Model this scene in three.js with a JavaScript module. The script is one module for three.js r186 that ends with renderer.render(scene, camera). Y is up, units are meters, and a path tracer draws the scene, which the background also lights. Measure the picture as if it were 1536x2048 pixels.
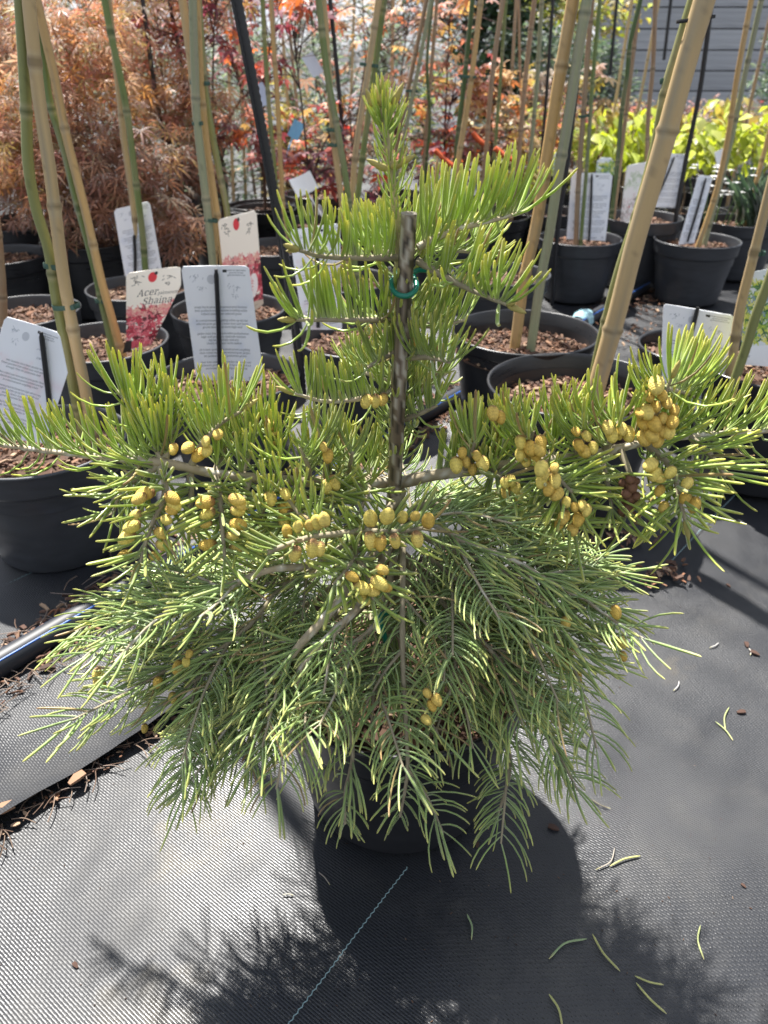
import * as THREE from 'three';
import { createNoise2D, createNoise3D } from 'simplex-noise';

// ---------------------------------------------------------------- camera, sky, sun, exposure
const PITCH = THREE.MathUtils.degToRad(31), EYE = 0.8, FOCAL = 1538;      // focal length in photo pixels (1536 x 2048)
const scene = new THREE.Scene();
const camera = new THREE.PerspectiveCamera(67.32, 0.75, 0.02, 200);
camera.position.set(0, EYE, 0);
camera.rotation.set(-PITCH, 0, 0);
camera.focus = 0.78; camera.userData.fStop = 8;
const renderer = new THREE.WebGLRenderer({ antialias: true });
renderer.setSize(768, 1024);
renderer.toneMapping = THREE.LinearToneMapping;
renderer.toneMappingExposure = 2.8;
renderer.shadowMap.enabled = true;

const SUN_AZ = THREE.MathUtils.degToRad(26), SUN_EL = THREE.MathUtils.degToRad(60), SKY = 0.46;
const sunDir = new THREE.Vector3(-Math.sin(SUN_AZ) * Math.cos(SUN_EL), Math.sin(SUN_EL), -Math.cos(SUN_AZ) * Math.cos(SUN_EL));
// hazy spring sky with broken white cloud, the same all round
{
  const W = 512, Hh = 256, d = new Float32Array(W * Hh * 4), n3 = createNoise3D(() => 0.37), n3b = createNoise3D(() => 0.71);
  for (let y = 0; y < Hh; y++) for (let x = 0; x < W; x++) {
    const el = ((y + 0.5) / Hh - 0.5) * Math.PI, az = (x / W) * Math.PI * 2, c = Math.cos(el), dx = c * Math.cos(az), dy = Math.sin(el), dz = c * Math.sin(az), o = (y * W + x) * 4;
    const up = Math.max(0, dy), k = Math.pow(1 - up, 3), q = 1 / (up + 0.25), f = n3(dx * q * 1.4, dz * q * 1.4, 1) * 0.6 + n3b(dx * q * 3.6, dz * q * 3.6, 4) * 0.28 + n3(dx * q * 8, dz * q * 8, 9) * 0.14;
    const cl = Math.min(1, Math.max(0, (f + 0.28) / 0.55)), clear = [0.30 + 0.42 * k, 0.42 + 0.34 * k, 0.66 + 0.16 * k], cloud = [0.86, 0.87, 0.90];
    for (let i = 0; i < 3; i++) d[o + i] = dy < -0.02 ? 0.12 : (clear[i] + (cloud[i] - clear[i]) * cl) * SKY;
    d[o + 3] = 1;
  }
  const t = new THREE.DataTexture(d, W, Hh, THREE.RGBAFormat, THREE.FloatType); t.mapping = THREE.EquirectangularReflectionMapping; t.magFilter = t.minFilter = THREE.LinearFilter; t.wrapS = THREE.RepeatWrapping; t.needsUpdate = true;
  scene.background = t; scene.environment = t;
}
const sun = new THREE.DirectionalLight(new THREE.Color(1, 0.965, 0.91), 5);
sun.name = 'sun'; sun.position.copy(sunDir).multiplyScalar(20); sun.castShadow = true; sun.shadow.radius = 2.2;
Object.assign(sun.shadow.camera, { left: -6, right: 6, top: 6, bottom: -6, near: 1, far: 40 }); sun.shadow.mapSize.set(2048, 2048);
scene.add(sun, sun.target);

// ---------------------------------------------------------------- helpers
let SEED = 20240411;
const rnd = () => { SEED = (SEED + 0x6d2b79f5) | 0; let t = Math.imul(SEED ^ (SEED >>> 15), 1 | SEED); t = (t + Math.imul(t ^ (t >>> 7), 61 | t)) ^ t; return ((t ^ (t >>> 14)) >>> 0) / 4294967296; };
const rr = (a, b) => a + (b - a) * rnd(), pick = (a) => a[Math.floor(rnd() * a.length)], gauss = () => (rnd() + rnd() + rnd() - 1.5) / 0.75;
const noise2 = createNoise2D(rnd), noise3 = createNoise3D(rnd);
const V = (x, y, z) => new THREE.Vector3(x, y, z), UP = V(0, 1, 0);
const CP = Math.cos(PITCH), SP = Math.sin(PITCH);
// a place in the nursery read off the photograph: column, row and distance in front of the photographer, or height above ground
function at(x, y, d) { const v = (1024 - y) / FOCAL, t = d / (CP + SP * v); return V(((x - 768) / FOCAL) * t, EYE + (CP * v - SP) * t, -d); }
function onPlane(x, y, h = 0) { const v = (1024 - y) / FOCAL, t = (h - EYE) / (CP * v - SP); return V(((x - 768) / FOCAL) * t, h, -(CP + SP * v) * t); }
const used = {};
function numbered(n) { const k = used[n] = (used[n] ?? -1) + 1; return k ? n + '_' + String(k).padStart(3, '0') : n; }
function tag(o, label, category, group, kind) {
  if (label) o.userData.label = label; if (category) o.userData.category = category; if (group) o.userData.group = group; if (kind) o.userData.kind = kind; return o;
}
function thing(name, label, category, pos = V(0, 0, 0), group, kind) { const g = new THREE.Group(); g.name = numbered(name); g.position.copy(pos); scene.add(g); return tag(g, label, category, group, kind); }
function part(name, geo, mat, parent, kind) { const m = new THREE.Mesh(geo, mat); m.name = name; m.castShadow = m.receiveShadow = true; if (kind) m.userData.kind = kind; parent.add(m); return m; }
function solo(name, geo, mat, label, category, group, kind) { const m = part(numbered(name), geo, mat, scene); return tag(m, label, category, group, kind); }
const std = (o) => new THREE.MeshStandardMaterial(o), phys = (o) => new THREE.MeshPhysicalMaterial(o), lin = (r, g, b) => new THREE.Color().setRGB(r, g, b);

// collects triangles with vertex colours
class Bag {
  constructor() { this.p = []; this.n = []; this.c = []; this.i = []; }
  get count() { return this.p.length / 3; }
  v(p, c, n) { this.p.push(p.x, p.y, p.z); this.c.push(c[0], c[1], c[2]); if (n) this.n.push(n.x, n.y, n.z); return this.count - 1; }
  tri(a, b, c) { this.i.push(a, b, c); }
  geo() {
    const g = new THREE.BufferGeometry(); g.setAttribute('position', new THREE.Float32BufferAttribute(this.p, 3)); g.setAttribute('color', new THREE.Float32BufferAttribute(this.c, 3)); g.setIndex(this.i);
    if (this.n.length === this.p.length) g.setAttribute('normal', new THREE.Float32BufferAttribute(this.n, 3)); else g.computeVertexNormals();
    return g;
  }
}
// a tube through points with a radius and colour for every ring
function tube(pts, radius, color, seg, sides = 8, bag = new Bag(), capEnds = true) {
  const curve = new THREE.CatmullRomCurve3(pts, false, 'centripetal'), fr = curve.computeFrenetFrames(seg, false), base = bag.count;
  for (let k = 0; k <= seg; k++) {
    const t = k / seg, o = curve.getPointAt(t), r = radius(t);
    for (let s = 0; s < sides; s++) {
      const a = (s / sides) * Math.PI * 2, nrm = fr.normals[k].clone().multiplyScalar(Math.cos(a)).addScaledVector(fr.binormals[k], Math.sin(a));
      bag.v(o.clone().addScaledVector(nrm, r), color(t, a), nrm);
    }
  }
  for (let k = 0; k < seg; k++) for (let s = 0; s < sides; s++) { const a = base + k * sides + s, b = base + k * sides + (s + 1) % sides, c = a + sides, d = b + sides; bag.tri(a, b, c); bag.tri(b, d, c); }
  if (capEnds) for (const k of [0, seg]) {
    const n = fr.tangents[k].clone().multiplyScalar(k ? 1 : -1), o = bag.v(curve.getPointAt(k / seg), color(k / seg, 0), n), first = bag.count;
    for (let s = 0; s < sides; s++) { const j = (base + k * sides + s) * 3; bag.v(V(bag.p[j], bag.p[j + 1], bag.p[j + 2]), color(k / seg, 0), n); }
    for (let s = 0; s < sides; s++) k ? bag.tri(o, first + s, first + (s + 1) % sides) : bag.tri(o, first + (s + 1) % sides, first + s);
  }
  return bag;
}
function dataTex(w, h, f, srgb) {
  const d = new Uint8Array(w * h * 4);
  for (let y = 0; y < h; y++) for (let x = 0; x < w; x++) { const c = f(x / w, y / h), o = (y * w + x) * 4; d[o] = c[0] * 255; d[o + 1] = c[1] * 255; d[o + 2] = c[2] * 255; d[o + 3] = 255; }
  const t = new THREE.DataTexture(d, w, h); t.wrapS = t.wrapT = THREE.RepeatWrapping; t.magFilter = THREE.LinearFilter; t.minFilter = THREE.LinearMipmapLinearFilter; t.generateMipmaps = true;
  if (srgb) t.colorSpace = THREE.SRGBColorSpace; t.needsUpdate = true; return t;
}
const clamp = THREE.MathUtils.clamp, smooth = THREE.MathUtils.smoothstep, mix = THREE.MathUtils.lerp;
const mixc = (a, b, t) => [mix(a[0], b[0], t), mix(a[1], b[1], t), mix(a[2], b[2], t)], mul = (a, k) => [a[0] * k, a[1] * k, a[2] * k];
const tileNoise = (u, v, f, z = 0) => { const a = u * Math.PI * 2, b = v * Math.PI * 2, R = f / (Math.PI * 2); return noise3(R * Math.cos(a) + R * Math.cos(b) * 1.3 + z, R * Math.sin(a) + 7.1, R * Math.sin(b) * 1.3 + R * Math.cos(b)); };

// ---------------------------------------------------------------- ground: woven plastic ground cover
const WARP = V(0.6, 0, -0.8), WEFT = V(0.8, 0, 0.6);       // the coloured marker threads, the pipe and the rows all run along WARP
const CELLS = 32, TILE = CELLS * 0.0030;
const weaveH = (u, v) => { const a = u * CELLS, b = v * CELLS * 0.8, over = (Math.floor(a) + Math.floor(b)) & 1, fa = a % 1, fb = b % 1; return Math.pow(Math.sin(fa * Math.PI), 0.8) * (0.84 + (over ? 0.16 : -0.16) * Math.sin(fb * Math.PI)); };
const weaveBump = dataTex(512, 512, (u, v) => { const h = clamp(weaveH(u, v) + 0.12 * tileNoise(u, v, 24) + 0.08 * tileNoise(u, v, 7, 31), 0, 1); return [h, h, h]; });
const weaveTone = dataTex(512, 512, (u, v) => { const k = 0.7 + 0.3 * weaveH(u, v) + 0.1 * tileNoise(u, v, 40, 9); return [k, k, k]; });
const weaveRough = dataTex(256, 256, (u, v) => { const k = clamp(0.62 + 0.14 * tileNoise(u, v, 3, 3) + 0.1 * tileNoise(u, v, 9, 5), 0, 1); return [k, k, k]; });
weaveRough.repeat.set(0.11, 0.11);
const fabricMat = phys({ map: weaveTone, bumpMap: weaveBump, bumpScale: 0.00045, roughnessMap: weaveRough, roughness: 0.68, vertexColors: true, ior: 1.5 });
const STAINS = [[430, 1650, 0.08], [345, 1700, 0.05], [1335, 1330, 0.035], [300, 2000, 0.06]].map(([x, y, r]) => [onPlane(x, y), r]);
function fabricTint(x, z) {
  const n = 0.5 + 0.5 * noise2(x * 1.7 + 3, z * 1.7), m = 0.5 + 0.5 * noise2(x * 6 + 11, z * 6 - 4), f = 0.5 + 0.5 * noise2(x * 28, z * 28), g = 0.5 + 0.5 * noise2(x * 75 + 9, z * 75), s = 0.5 + 0.5 * noise2((x * 0.8 + z * 0.6) * 3 + 20, (x * 0.6 - z * 0.8) * 14);
  const dust = smooth(0.4 * n + 0.3 * m + 0.2 * f + 0.1 * g, 0.45, 0.8), streak = smooth(s * 0.6 + f * 0.25 + g * 0.15, 0.5, 0.9) * m;
  let c = mixc([0.022, 0.0235, 0.0275], [0.062, 0.06, 0.057], dust * 0.4 + streak * 0.4);
  // dried soil stains, ragged and grainy
  for (const [q, r] of STAINS) { const dd = Math.hypot(x - q.x, z - q.z) / r; if (dd < 1.6) c = mixc(c, [0.11, 0.09, 0.058], smooth(1 - dd + 0.55 * noise2(x * 22, z * 22 + 5) + 0.4 * (g - 0.5), 0.15, 0.8) * 0.42 * (0.15 + 0.85 * g)); }
  return c;
}
function gridMesh(xs, zs, height, tint, uvOf) {
  const p = [], c = [], uv = [], idx = [];
  for (const z of zs) for (const x of xs) { p.push(x, height(x, z), z); c.push(...tint(x, z)); uv.push(...uvOf(x, z)); }
  const W = xs.length;
  for (let j = 0; j < zs.length - 1; j++) for (let i = 0; i < W - 1; i++) { const a = j * W + i; idx.push(a, a + W, a + 1, a + 1, a + W, a + W + 1); }
  const g = new THREE.BufferGeometry(); g.setAttribute('position', new THREE.Float32BufferAttribute(p, 3)); g.setAttribute('color', new THREE.Float32BufferAttribute(c, 3)); g.setAttribute('uv', new THREE.Float32BufferAttribute(uv, 2)); g.setIndex(idx); g.computeVertexNormals(); return g;
}
const axis = (lo, hi, step, far) => { const a = []; for (let x = lo; x <= hi + 1e-6; x += step) a.push(x); let s = step; for (let x = hi; x < far;) { s *= 1.12; x += s; a.push(x); } s = step; for (let x = lo; x > -far;) { s *= 1.12; x -= s; a.unshift(x); } return a; };
const groundY = (x, z) => Math.hypot(x, z) > 4 ? -0.004 : -0.004 + 0.0028 * noise2(x * 2.2, z * 2.2) + 0.0011 * noise2((x * 0.8 + z * 0.6) * 3, (x * 0.6 - z * 0.8) * 12);
const fabricUV = (x, z) => [(x * WARP.x + z * WARP.z) / TILE, (x * WEFT.x + z * WEFT.z) / TILE];
solo('ground', gridMesh(axis(-0.75, 0.9, 0.010, 60), axis(-1.3, -0.28, 0.010, 60), groundY, fabricTint, fabricUV), fabricMat, null, null, null, 'structure');
// second width of fabric lapped over the first, its edge curling up
const E0 = onPlane(0, 1662), E1 = onPlane(430, 1390), EDIR = E1.clone().sub(E0).normalize(), EOUT = V(EDIR.z, 0, -EDIR.x).multiplyScalar(-1);
if (EOUT.z > 0) EOUT.negate();
{
  const S = [], T = [];
  for (let s = -0.8; s <= 1.6; s += 0.025) S.push(s);
  for (let t = 0; t <= 0.12; t += 0.012) T.push(t); for (let t = 0.16; t <= 1.3; t += 0.05) T.push(t);
  const p = [], c = [], uv = [], idx = [], pos = (s, t, lift) => { const w = 0.0025 * noise2(s * 4, 2) + 0.001 * noise2(s * 25, 4), q = E0.clone().addScaledVector(EDIR, s).addScaledVector(EOUT, t - w * Math.max(0, 1 - t * 6)); q.y = 0.0045 + (0.016 + 0.006 * noise2(s * 5, 9)) * Math.exp(-t / 0.05) + 0.002 * (1 + noise2(q.x * 4, q.z * 4)) * smooth(t, 0.05, 0.2) + lift; return q; };
  for (const s of S) for (const t of T) { const q = pos(s, t, 0); p.push(q.x, q.y, q.z); c.push(...fabricTint(q.x + 5, q.z)); uv.push(s / TILE, t / TILE); }
  const W = T.length; for (let i = 0; i < S.length - 1; i++) for (let j = 0; j < W - 1; j++) { const a = i * W + j; idx.push(a, a + 1, a + W, a + 1, a + W + 1, a + W); }
  const g = new THREE.BufferGeometry(); g.setAttribute('position', new THREE.Float32BufferAttribute(p, 3)); g.setAttribute('color', new THREE.Float32BufferAttribute(c, 3)); g.setAttribute('uv', new THREE.Float32BufferAttribute(uv, 2)); g.setIndex(idx); g.computeVertexNormals();
  solo('ground_cover_sheet', g, fabricMat, null, null, null, 'structure');
}
// wavy marker threads woven into the fabric
const threadMat = std({ color: lin(0.2, 0.3, 0.31), roughness: 0.7 });
function thread(a, b, y) {
  const pts = [], L = a.distanceTo(b), n = Math.round(L / 0.0035), side = V(b.z - a.z, 0, a.x - b.x).normalize();
  for (let k = 0; k <= n; k++) { const q = a.clone().lerp(b, k / n).addScaledVector(side, (k & 1 ? 1 : -1) * 0.0009); q.y = y + (k & 1 ? 0.0006 : 0) + groundY(q.x, q.z) + 0.004; pts.push(q); }
  return tube(pts, () => 0.00062, () => [1, 1, 1], n * 2, 4).geo();
}
for (const [x0, y0, x1, y1, h] of [[815, 1735, 570, 2060, 0.001], [-30, 1660, 250, 1440, 0.0075], [-20, 1192, 95, 1137, 0.009], [1320, 1146, 1470, 990, 0.001]])
  solo('marker_thread', thread(onPlane(x0, y0), onPlane(x1, y1), h), threadMat, null, null, null, 'structure');

// ---------------------------------------------------------------- background wall of grey boards, kerb
{
  const D = 10, x0 = 2.35, wall = thing('board_wall', 'grey weathered wall of wide horizontal boards behind the nursery beds', 'wall', V(x0, 0, -D));
  const tex = dataTex(512, 64, (u, v) => { const k = 0.8 + 0.12 * tileNoise(u * 0.4, v, 9, 2) + 0.08 * tileNoise(u, v * 0.3, 30, 8); return [k, k, k]; });
  const mats = [0.47, 0.5, 0.44].map((k) => std({ color: lin(k, k * 1.02, k * 1.06), map: tex, roughness: 0.8 }));
  for (let k = 0; k < 12; k++) {
    const g = new THREE.BoxGeometry(9.5, 0.186, 0.03); const b = part('board', g, mats[k % 3], wall); b.position.set(4.75, 0.1 + k * 0.2, 0.002 * (k % 3));
  }
  part('backing', new THREE.BoxGeometry(9.5, 2.4, 0.04), std({ color: lin(0.03, 0.03, 0.03), roughness: 0.9 }), wall).position.set(4.75, 1.2, -0.05);
  const kerb = thing('concrete_kerb', 'pale concrete kerb slab lying in the path behind the left pots', 'kerb', V(-1.05, 0, -3.6));
  const kg = new THREE.BoxGeometry(0.8, 0.07, 0.16); part('slab', kg, std({ color: lin(0.42, 0.4, 0.37), roughness: 0.85 }), kerb).position.y = 0.035;
}

// ---------------------------------------------------------------- shared materials
const potRough = dataTex(128, 128, (u, v) => { const k = clamp(0.7 + 0.15 * tileNoise(u, v, 4) + 0.12 * tileNoise(u, v, 13, 4), 0, 1); return [k, k, k]; });
const potTone = dataTex(256, 256, (u, v) => { const k = clamp(0.72 + 0.12 * tileNoise(u, v, 3, 1) + 0.1 * tileNoise(u, v, 14, 2) + (rnd() > 0.997 ? 0.25 : 0), 0, 1); return [k, k, k]; });
const potMats = [std({ color: lin(0.050, 0.054, 0.062), roughness: 0.62, roughnessMap: potRough, map: potTone }), std({ color: lin(0.024, 0.025, 0.028), roughness: 0.5, roughnessMap: potRough, map: potTone })];
const soilMat = std({ color: lin(0.07, 0.038, 0.024), roughness: 1 });
const chipMat = std({ roughness: 0.85 });
const chipGeos = [0, 1, 2].map((k) => { const g = new THREE.BoxGeometry(1, 0.22, 0.42, 2, 1, 1), p = g.attributes.position; for (let i = 0; i < p.count; i++) { const x = p.getX(i), a = Math.abs(x) < 0.1 ? 1 : 0.62; p.setXYZ(i, x, p.getY(i) * a + 0.12 * noise3(x * 3, k, 1) + (Math.abs(x) < 0.1 ? 0.07 : 0), p.getZ(i) * a * (1 + 0.4 * noise3(x * 2, k, 5))); } g.computeVertexNormals(); return g; });
const chipTones = [[0.17, 0.085, 0.048], [0.11, 0.05, 0.03], [0.24, 0.13, 0.075], [0.07, 0.035, 0.022], [0.33, 0.22, 0.14], [0.2, 0.09, 0.045], [0.14, 0.075, 0.05]];
function chips(name, n, place, parent, size = [0.010, 0.026], kind = 'stuff', dark = 1) {
  const m = new THREE.InstancedMesh(pick(chipGeos), chipMat, n), o = new THREE.Object3D(), c = new THREE.Color();
  for (let k = 0; k < n; k++) {
    const [x, y, z, tilt = 0.5] = place(k), s = rr(...size); o.position.set(x, y, z); o.rotation.set(gauss() * tilt, rnd() * 6.3, gauss() * tilt); o.scale.set(s, s * rr(0.6, 1.2), s * rr(0.5, 1.2)); o.updateMatrix(); m.setMatrixAt(k, o.matrix);
    const t = mul(pick(chipTones), rr(0.5, 1.15) * dark); m.setColorAt(k, c.setRGB(...t));
  }
  m.name = name; m.castShadow = m.receiveShadow = true; m.userData.kind = kind; parent.add(m); return m;
}
// a thick-rimmed nursery pot: body, rim and bark mulch
const lathe = (pts, seg = 48) => new THREE.LatheGeometry(pts.map(([r, y]) => new THREE.Vector2(r, y)), seg);
function pot(pos, label, { r = 0.15, h = 0.22, mat = 0, fill = 0.035, chipsN = 330, group, band = 0.048, name = 'plant_pot', mound = 0.008 } = {}) {
  const t = thing(name, label, 'pot', pos, group), rb = r * 0.74, lip = r * 0.965, hb = h - band;
  part('body', lathe([[0.001, 0.004], [rb * 0.93, 0.004], [rb, 0.012], [mix(rb, lip * 0.95, 0.5), h * 0.42], [lip * 0.95, hb], [lip * 0.95 - 0.003, hb + 0.002], [rb * 0.98, 0.02]]), potMats[mat], t);
  part('rim', lathe([[lip * 0.955, hb - 0.001], [lip * 0.99, hb + 0.002], [lip, hb + 0.008], [r * 0.985, h - 0.008], [r, h - 0.005], [r + 0.001, h - 0.002], [r - 0.002, h], [r - 0.005, h - 0.001], [r - 0.006, h - 0.006], [lip * 0.945, hb], [lip * 0.93, hb - 0.03]]), potMats[mat], t);
  const rs = r - 0.009, y0 = h - fill, rings = 8, sg = 26, b = new Bag();
  b.v(V(0, y0 + mound, 0), [1, 1, 1]);
  for (let k = 1; k <= rings; k++) for (let s = 0; s < sg; s++) { const a = (s / sg) * 6.2832, q = (k / rings) * rs; b.v(V(Math.cos(a) * q, y0 + mound * (1 - (k / rings) ** 2) + (k < rings ? 0.004 * noise2(Math.cos(a) * q * 40 + pos.x * 9, Math.sin(a) * q * 40) : 0), Math.sin(a) * q), [1, 1, 1]); }
  for (let s = 0; s < sg; s++) b.tri(0, 1 + (s + 1) % sg, 1 + s);
  for (let k = 0; k < rings - 1; k++) for (let s = 0; s < sg; s++) { const a = 1 + k * sg + s, c = 1 + k * sg + (s + 1) % sg; b.tri(a, c, a + sg); b.tri(c, c + sg, a + sg); }
  const soil = part('soil', b.geo(), soilMat, t);
  if (chipsN) chips('bark_mulch', Math.round(chipsN * 1.35), () => { const a = rnd() * 6.2832, q = Math.sqrt(rnd()) * (rs - 0.006); return [Math.cos(a) * q, y0 + mound * (1 - (q / rs) ** 2) + rr(0.001, 0.007), Math.sin(a) * q]; }, t, [0.007, 0.023]);
  return t;
}
// where a pot stands when its rim's centre is seen at column x, row y
const under = (x, y, h) => { const q = onPlane(x, y, h); q.y = 0; return q; };

// ---------------------------------------------------------------- bamboo canes and stakes
const caneMat = std({ vertexColors: true, roughness: 0.5 }), tieMat = std({ color: lin(0.035, 0.085, 0.06), roughness: 0.55 });
const CANE = { tan: [0.46, 0.33, 0.165], gold: [0.47, 0.30, 0.115], brown: [0.31, 0.20, 0.115], green: [0.14, 0.19, 0.055], olive: [0.2, 0.21, 0.07], grey: [0.25, 0.27, 0.16], dark: [0.065, 0.11, 0.03], wood: [0.27, 0.21, 0.15] };
function caneGeo(pts, r0, tone, nodeStep = 0.2) {
  const L = new THREE.CatmullRomCurve3(pts).getLength(), r = r0 * 0.92, seg = Math.max(24, Math.round(L / 0.007)), off = rnd() * nodeStep, z = rnd() * 50, c0 = CANE[tone];
  const near = (t) => { const q = ((t * L + off) % nodeStep); return Math.min(q, nodeStep - q); };
  return tube(pts, (t) => r * (1.02 - 0.14 * t) * (1 + 0.2 * Math.exp(-((near(t) / 0.005) ** 2)) + 0.02 * noise2(t * L * 14, z)), (t, a) => {
    const d = near(t), st = 0.5 + 0.5 * noise3(Math.cos(a) * 2.2, Math.sin(a) * 2.2, t * L * 3 + z), sp = noise3(Math.cos(a) * 3, Math.sin(a) * 3, t * L * 22 + z);
    let c = mul(c0, 0.84 + 0.3 * st); c = mixc(c, [0.33, 0.27, 0.17], 0.28 * smooth(noise2(t * L * 5, z + 9), 0.1, 0.8)); if (sp > 0.8) c = mul(c, 0.75);
    if (d < 0.0045) c = mul(c, 0.55); else if (d < 0.012) c = mixc(c, [0.45, 0.38, 0.25], 0.3); const wthr = noise3(Math.cos(a) * 1.6, Math.sin(a) * 1.6, t * L * 1.7 + z + 30); if (wthr > 0.3) c = mixc(c, [0.26, 0.24, 0.18], Math.min(1, (wthr - 0.3) * 2) * 0.6);
    return c;
  }, seg, 10).geo();
}
// px: [column, row] points from foot to top; d: distance of foot and of top
function cane(label, tone, r, px, d0, d1 = d0, { extra = 0.7, name = 'bamboo_cane', group = 'bamboo canes supporting the young trees', step } = {}) {
  const y0 = px[0][1], y1 = px[px.length - 1][1], pts = px.map(([x, y]) => at(x, y, mix(d0, d1, (y - y0) / (y1 - y0))));
  const a = pts[pts.length - 2], b = pts[pts.length - 1], dir = b.clone().sub(a).normalize();
  if (extra) for (let k = 1; k <= 3; k++) pts.push(b.clone().addScaledVector(dir, (extra * k) / 3));
  pts.unshift(pts[0].clone().addScaledVector(pts[1].clone().sub(pts[0]).normalize(), -0.05));
  return solo(name, caneGeo(pts, r, tone, step ?? rr(0.15, 0.26)), caneMat, label, 'cane', group);
}
function tie(x, y, d, r, label, mat = tieMat, w = 0.008, squash = 0.6) {
  const q = at(x, y, d), g = thing('plant_tie', label, 'tie', q, 'plastic ties around the canes');
  const b = lathe([[r, -w / 2], [r + 0.0012, -w / 2], [r + 0.0014, 0], [r + 0.0012, w / 2], [r, w / 2], [r, -w / 2]], 20); b.scale(1, 1, squash); part('band', b, mat, g);
  const k = new THREE.BoxGeometry(0.006, w * 0.9, 0.004); k.translate(r * 0.7, 0, r * squash); part('knot', k, mat, g); g.rotation.z = rr(-0.15, 0.15); return g;
}
const plastic = std({ color: lin(0.012, 0.012, 0.014), roughness: 0.42 });
function blackStake(label, px, d0, d1, r, ribbed) {
  const pts = px.map(([x, y], k) => at(x, y, mix(d0, d1, (y - px[0][1]) / (px[px.length - 1][1] - px[0][1])))), b = pts[pts.length - 1], dir = b.clone().sub(pts[pts.length - 2]).normalize(); pts.push(b.clone().addScaledVector(dir, 0.4));
  const L = new THREE.CatmullRomCurve3(pts).getLength(), seg = ribbed ? Math.round(L / 0.003) : 40;
  const t = thing('black_stake', label, 'stake', V(0, 0, 0));
  part('shaft', tube(pts, ribbed ? (u) => r * (0.92 + 0.16 * (Math.floor(u * seg / 2) & 1)) : () => r, () => [1, 1, 1], seg, ribbed ? 6 : 8).geo(), plastic, t);
  if (ribbed) { const fl = pts.map((q) => q.clone().add(V(-r * 0.85, 0, r * 0.3))); part('flange', tube(fl, () => r * 0.45, () => [1, 1, 1], 50, 6).geo(), plastic, t); }
  return t;
}

// ---------------------------------------------------------------- labels printed on plastic
function canvasTex(w, h, draw) { const c = document.createElement('canvas'); c.width = w; c.height = h; const g = c.getContext('2d'); draw(g, w, h); const t = new THREE.CanvasTexture(c); t.colorSpace = THREE.SRGBColorSpace; t.anisotropy = 8; return t; }
function twigMark(g, x, y, s, col) { g.strokeStyle = col; for (let k = 0; k < 9; k++) { const a = rr(-0.2, 2.9), l = rr(0.4, 1) * s, px = x + gauss() * s * 0.7, py = y + gauss() * s * 0.4; g.lineWidth = s * 0.1; g.beginPath(); g.moveTo(px, py); g.quadraticCurveTo(px + Math.cos(a) * l * 0.5, py + Math.sin(a) * l * 0.2, px + Math.cos(a) * l * 0.8, py + Math.abs(Math.sin(a)) * l * 0.7); g.stroke(); } }
function foliagePrint(g, x0, y0, x1, y1, n, cols, s) { for (let k = 0; k < n; k++) { const x = rr(x0, x1), v = rnd(), y = mix(y0, y1, Math.pow(v, 0.7)); g.fillStyle = pick(cols); for (let j = 0; j < 5; j++) { const a = rnd() * 6.3; g.beginPath(); g.ellipse(x + Math.cos(a) * s, y + Math.sin(a) * s, s * 1.3, s * 0.32, a, 0, 6.3); g.fill(); } } }
const WORDS = 'Onze Acers palmatum kunnen op vrijwel iedere grond als hij maar goed doorlatend is Our Acers palmatum have been carefully selected a high quality and grow strongly well in any garden They are a perfect choice for every environment Unsere Acer palmatum sind sorgfältig gezüchtet und sind sehr schön'.split(' ');
function backPrint(pink, seed) {
  return canvasTex(384, 640, (g, W, H) => {
    g.fillStyle = '#eceef2'; g.fillRect(0, 0, W, H);
    for (let k = 0; k < 90; k++) { const x = rnd() * W, y = rr(0.3, 1) * H, r = rr(20, 70), q = g.createRadialGradient(x, y, 0, x, y, r); q.addColorStop(0, pink ? 'rgba(226,150,160,0.13)' : 'rgba(190,200,222,0.16)'); q.addColorStop(1, 'rgba(230,230,235,0)'); g.fillStyle = q; g.fillRect(x - r, y - r, r * 2, r * 2); }
    twigMark(g, W * 0.2, H * 0.08, 34, 'rgba(120,128,140,0.5)'); twigMark(g, W * 0.24, H * 0.17, 30, 'rgba(120,128,140,0.4)'); twigMark(g, W * 0.76, H * 0.17, 34, 'rgba(120,128,140,0.45)'); twigMark(g, W * 0.74, H * 0.24, 28, 'rgba(120,128,140,0.4)');
    g.fillStyle = 'rgba(160,165,172,0.5)'; g.beginPath(); g.arc(W * 0.42, H * 0.11, 24, 0, 6.3); g.fill();
    g.fillStyle = '#15161a'; g.fillRect(W * 0.6, H * 0.035, 22, 13);
    g.fillStyle = '#3c4048'; g.textAlign = 'center'; g.font = '10px sans-serif'; let w = seed;
    for (let l = 0; l < 3; l++) g.fillText(WORDS.slice(w, w += 4).join(' '), W * 0.8, H * 0.045 + l * 12, W * 0.34);
    g.font = 'italic 15px serif'; let y = H * 0.34;
    for (let b = 0; b < 5; b++) { for (let l = 0; l < (b === 2 ? 4 : 3); l++) { const s = []; for (let k = 0; k < 7 + (l === 0 ? 1 : 0) - (l > 1 ? 2 : 0); k++) s.push(WORDS[(w++ * 5 + l) % WORDS.length]); g.fillText(s.join(' '), W * 0.52, y, W * 0.8); y += 18; } y += 17; }
    g.font = 'italic 22px serif'; g.fillStyle = '#4a4e58'; g.fillText('R. G. M. Beheer', W * 0.55, H * 0.965); g.strokeStyle = '#4a4e58'; g.strokeRect(W * 0.88, H * 0.94, 18, 14);
  });
}
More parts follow.
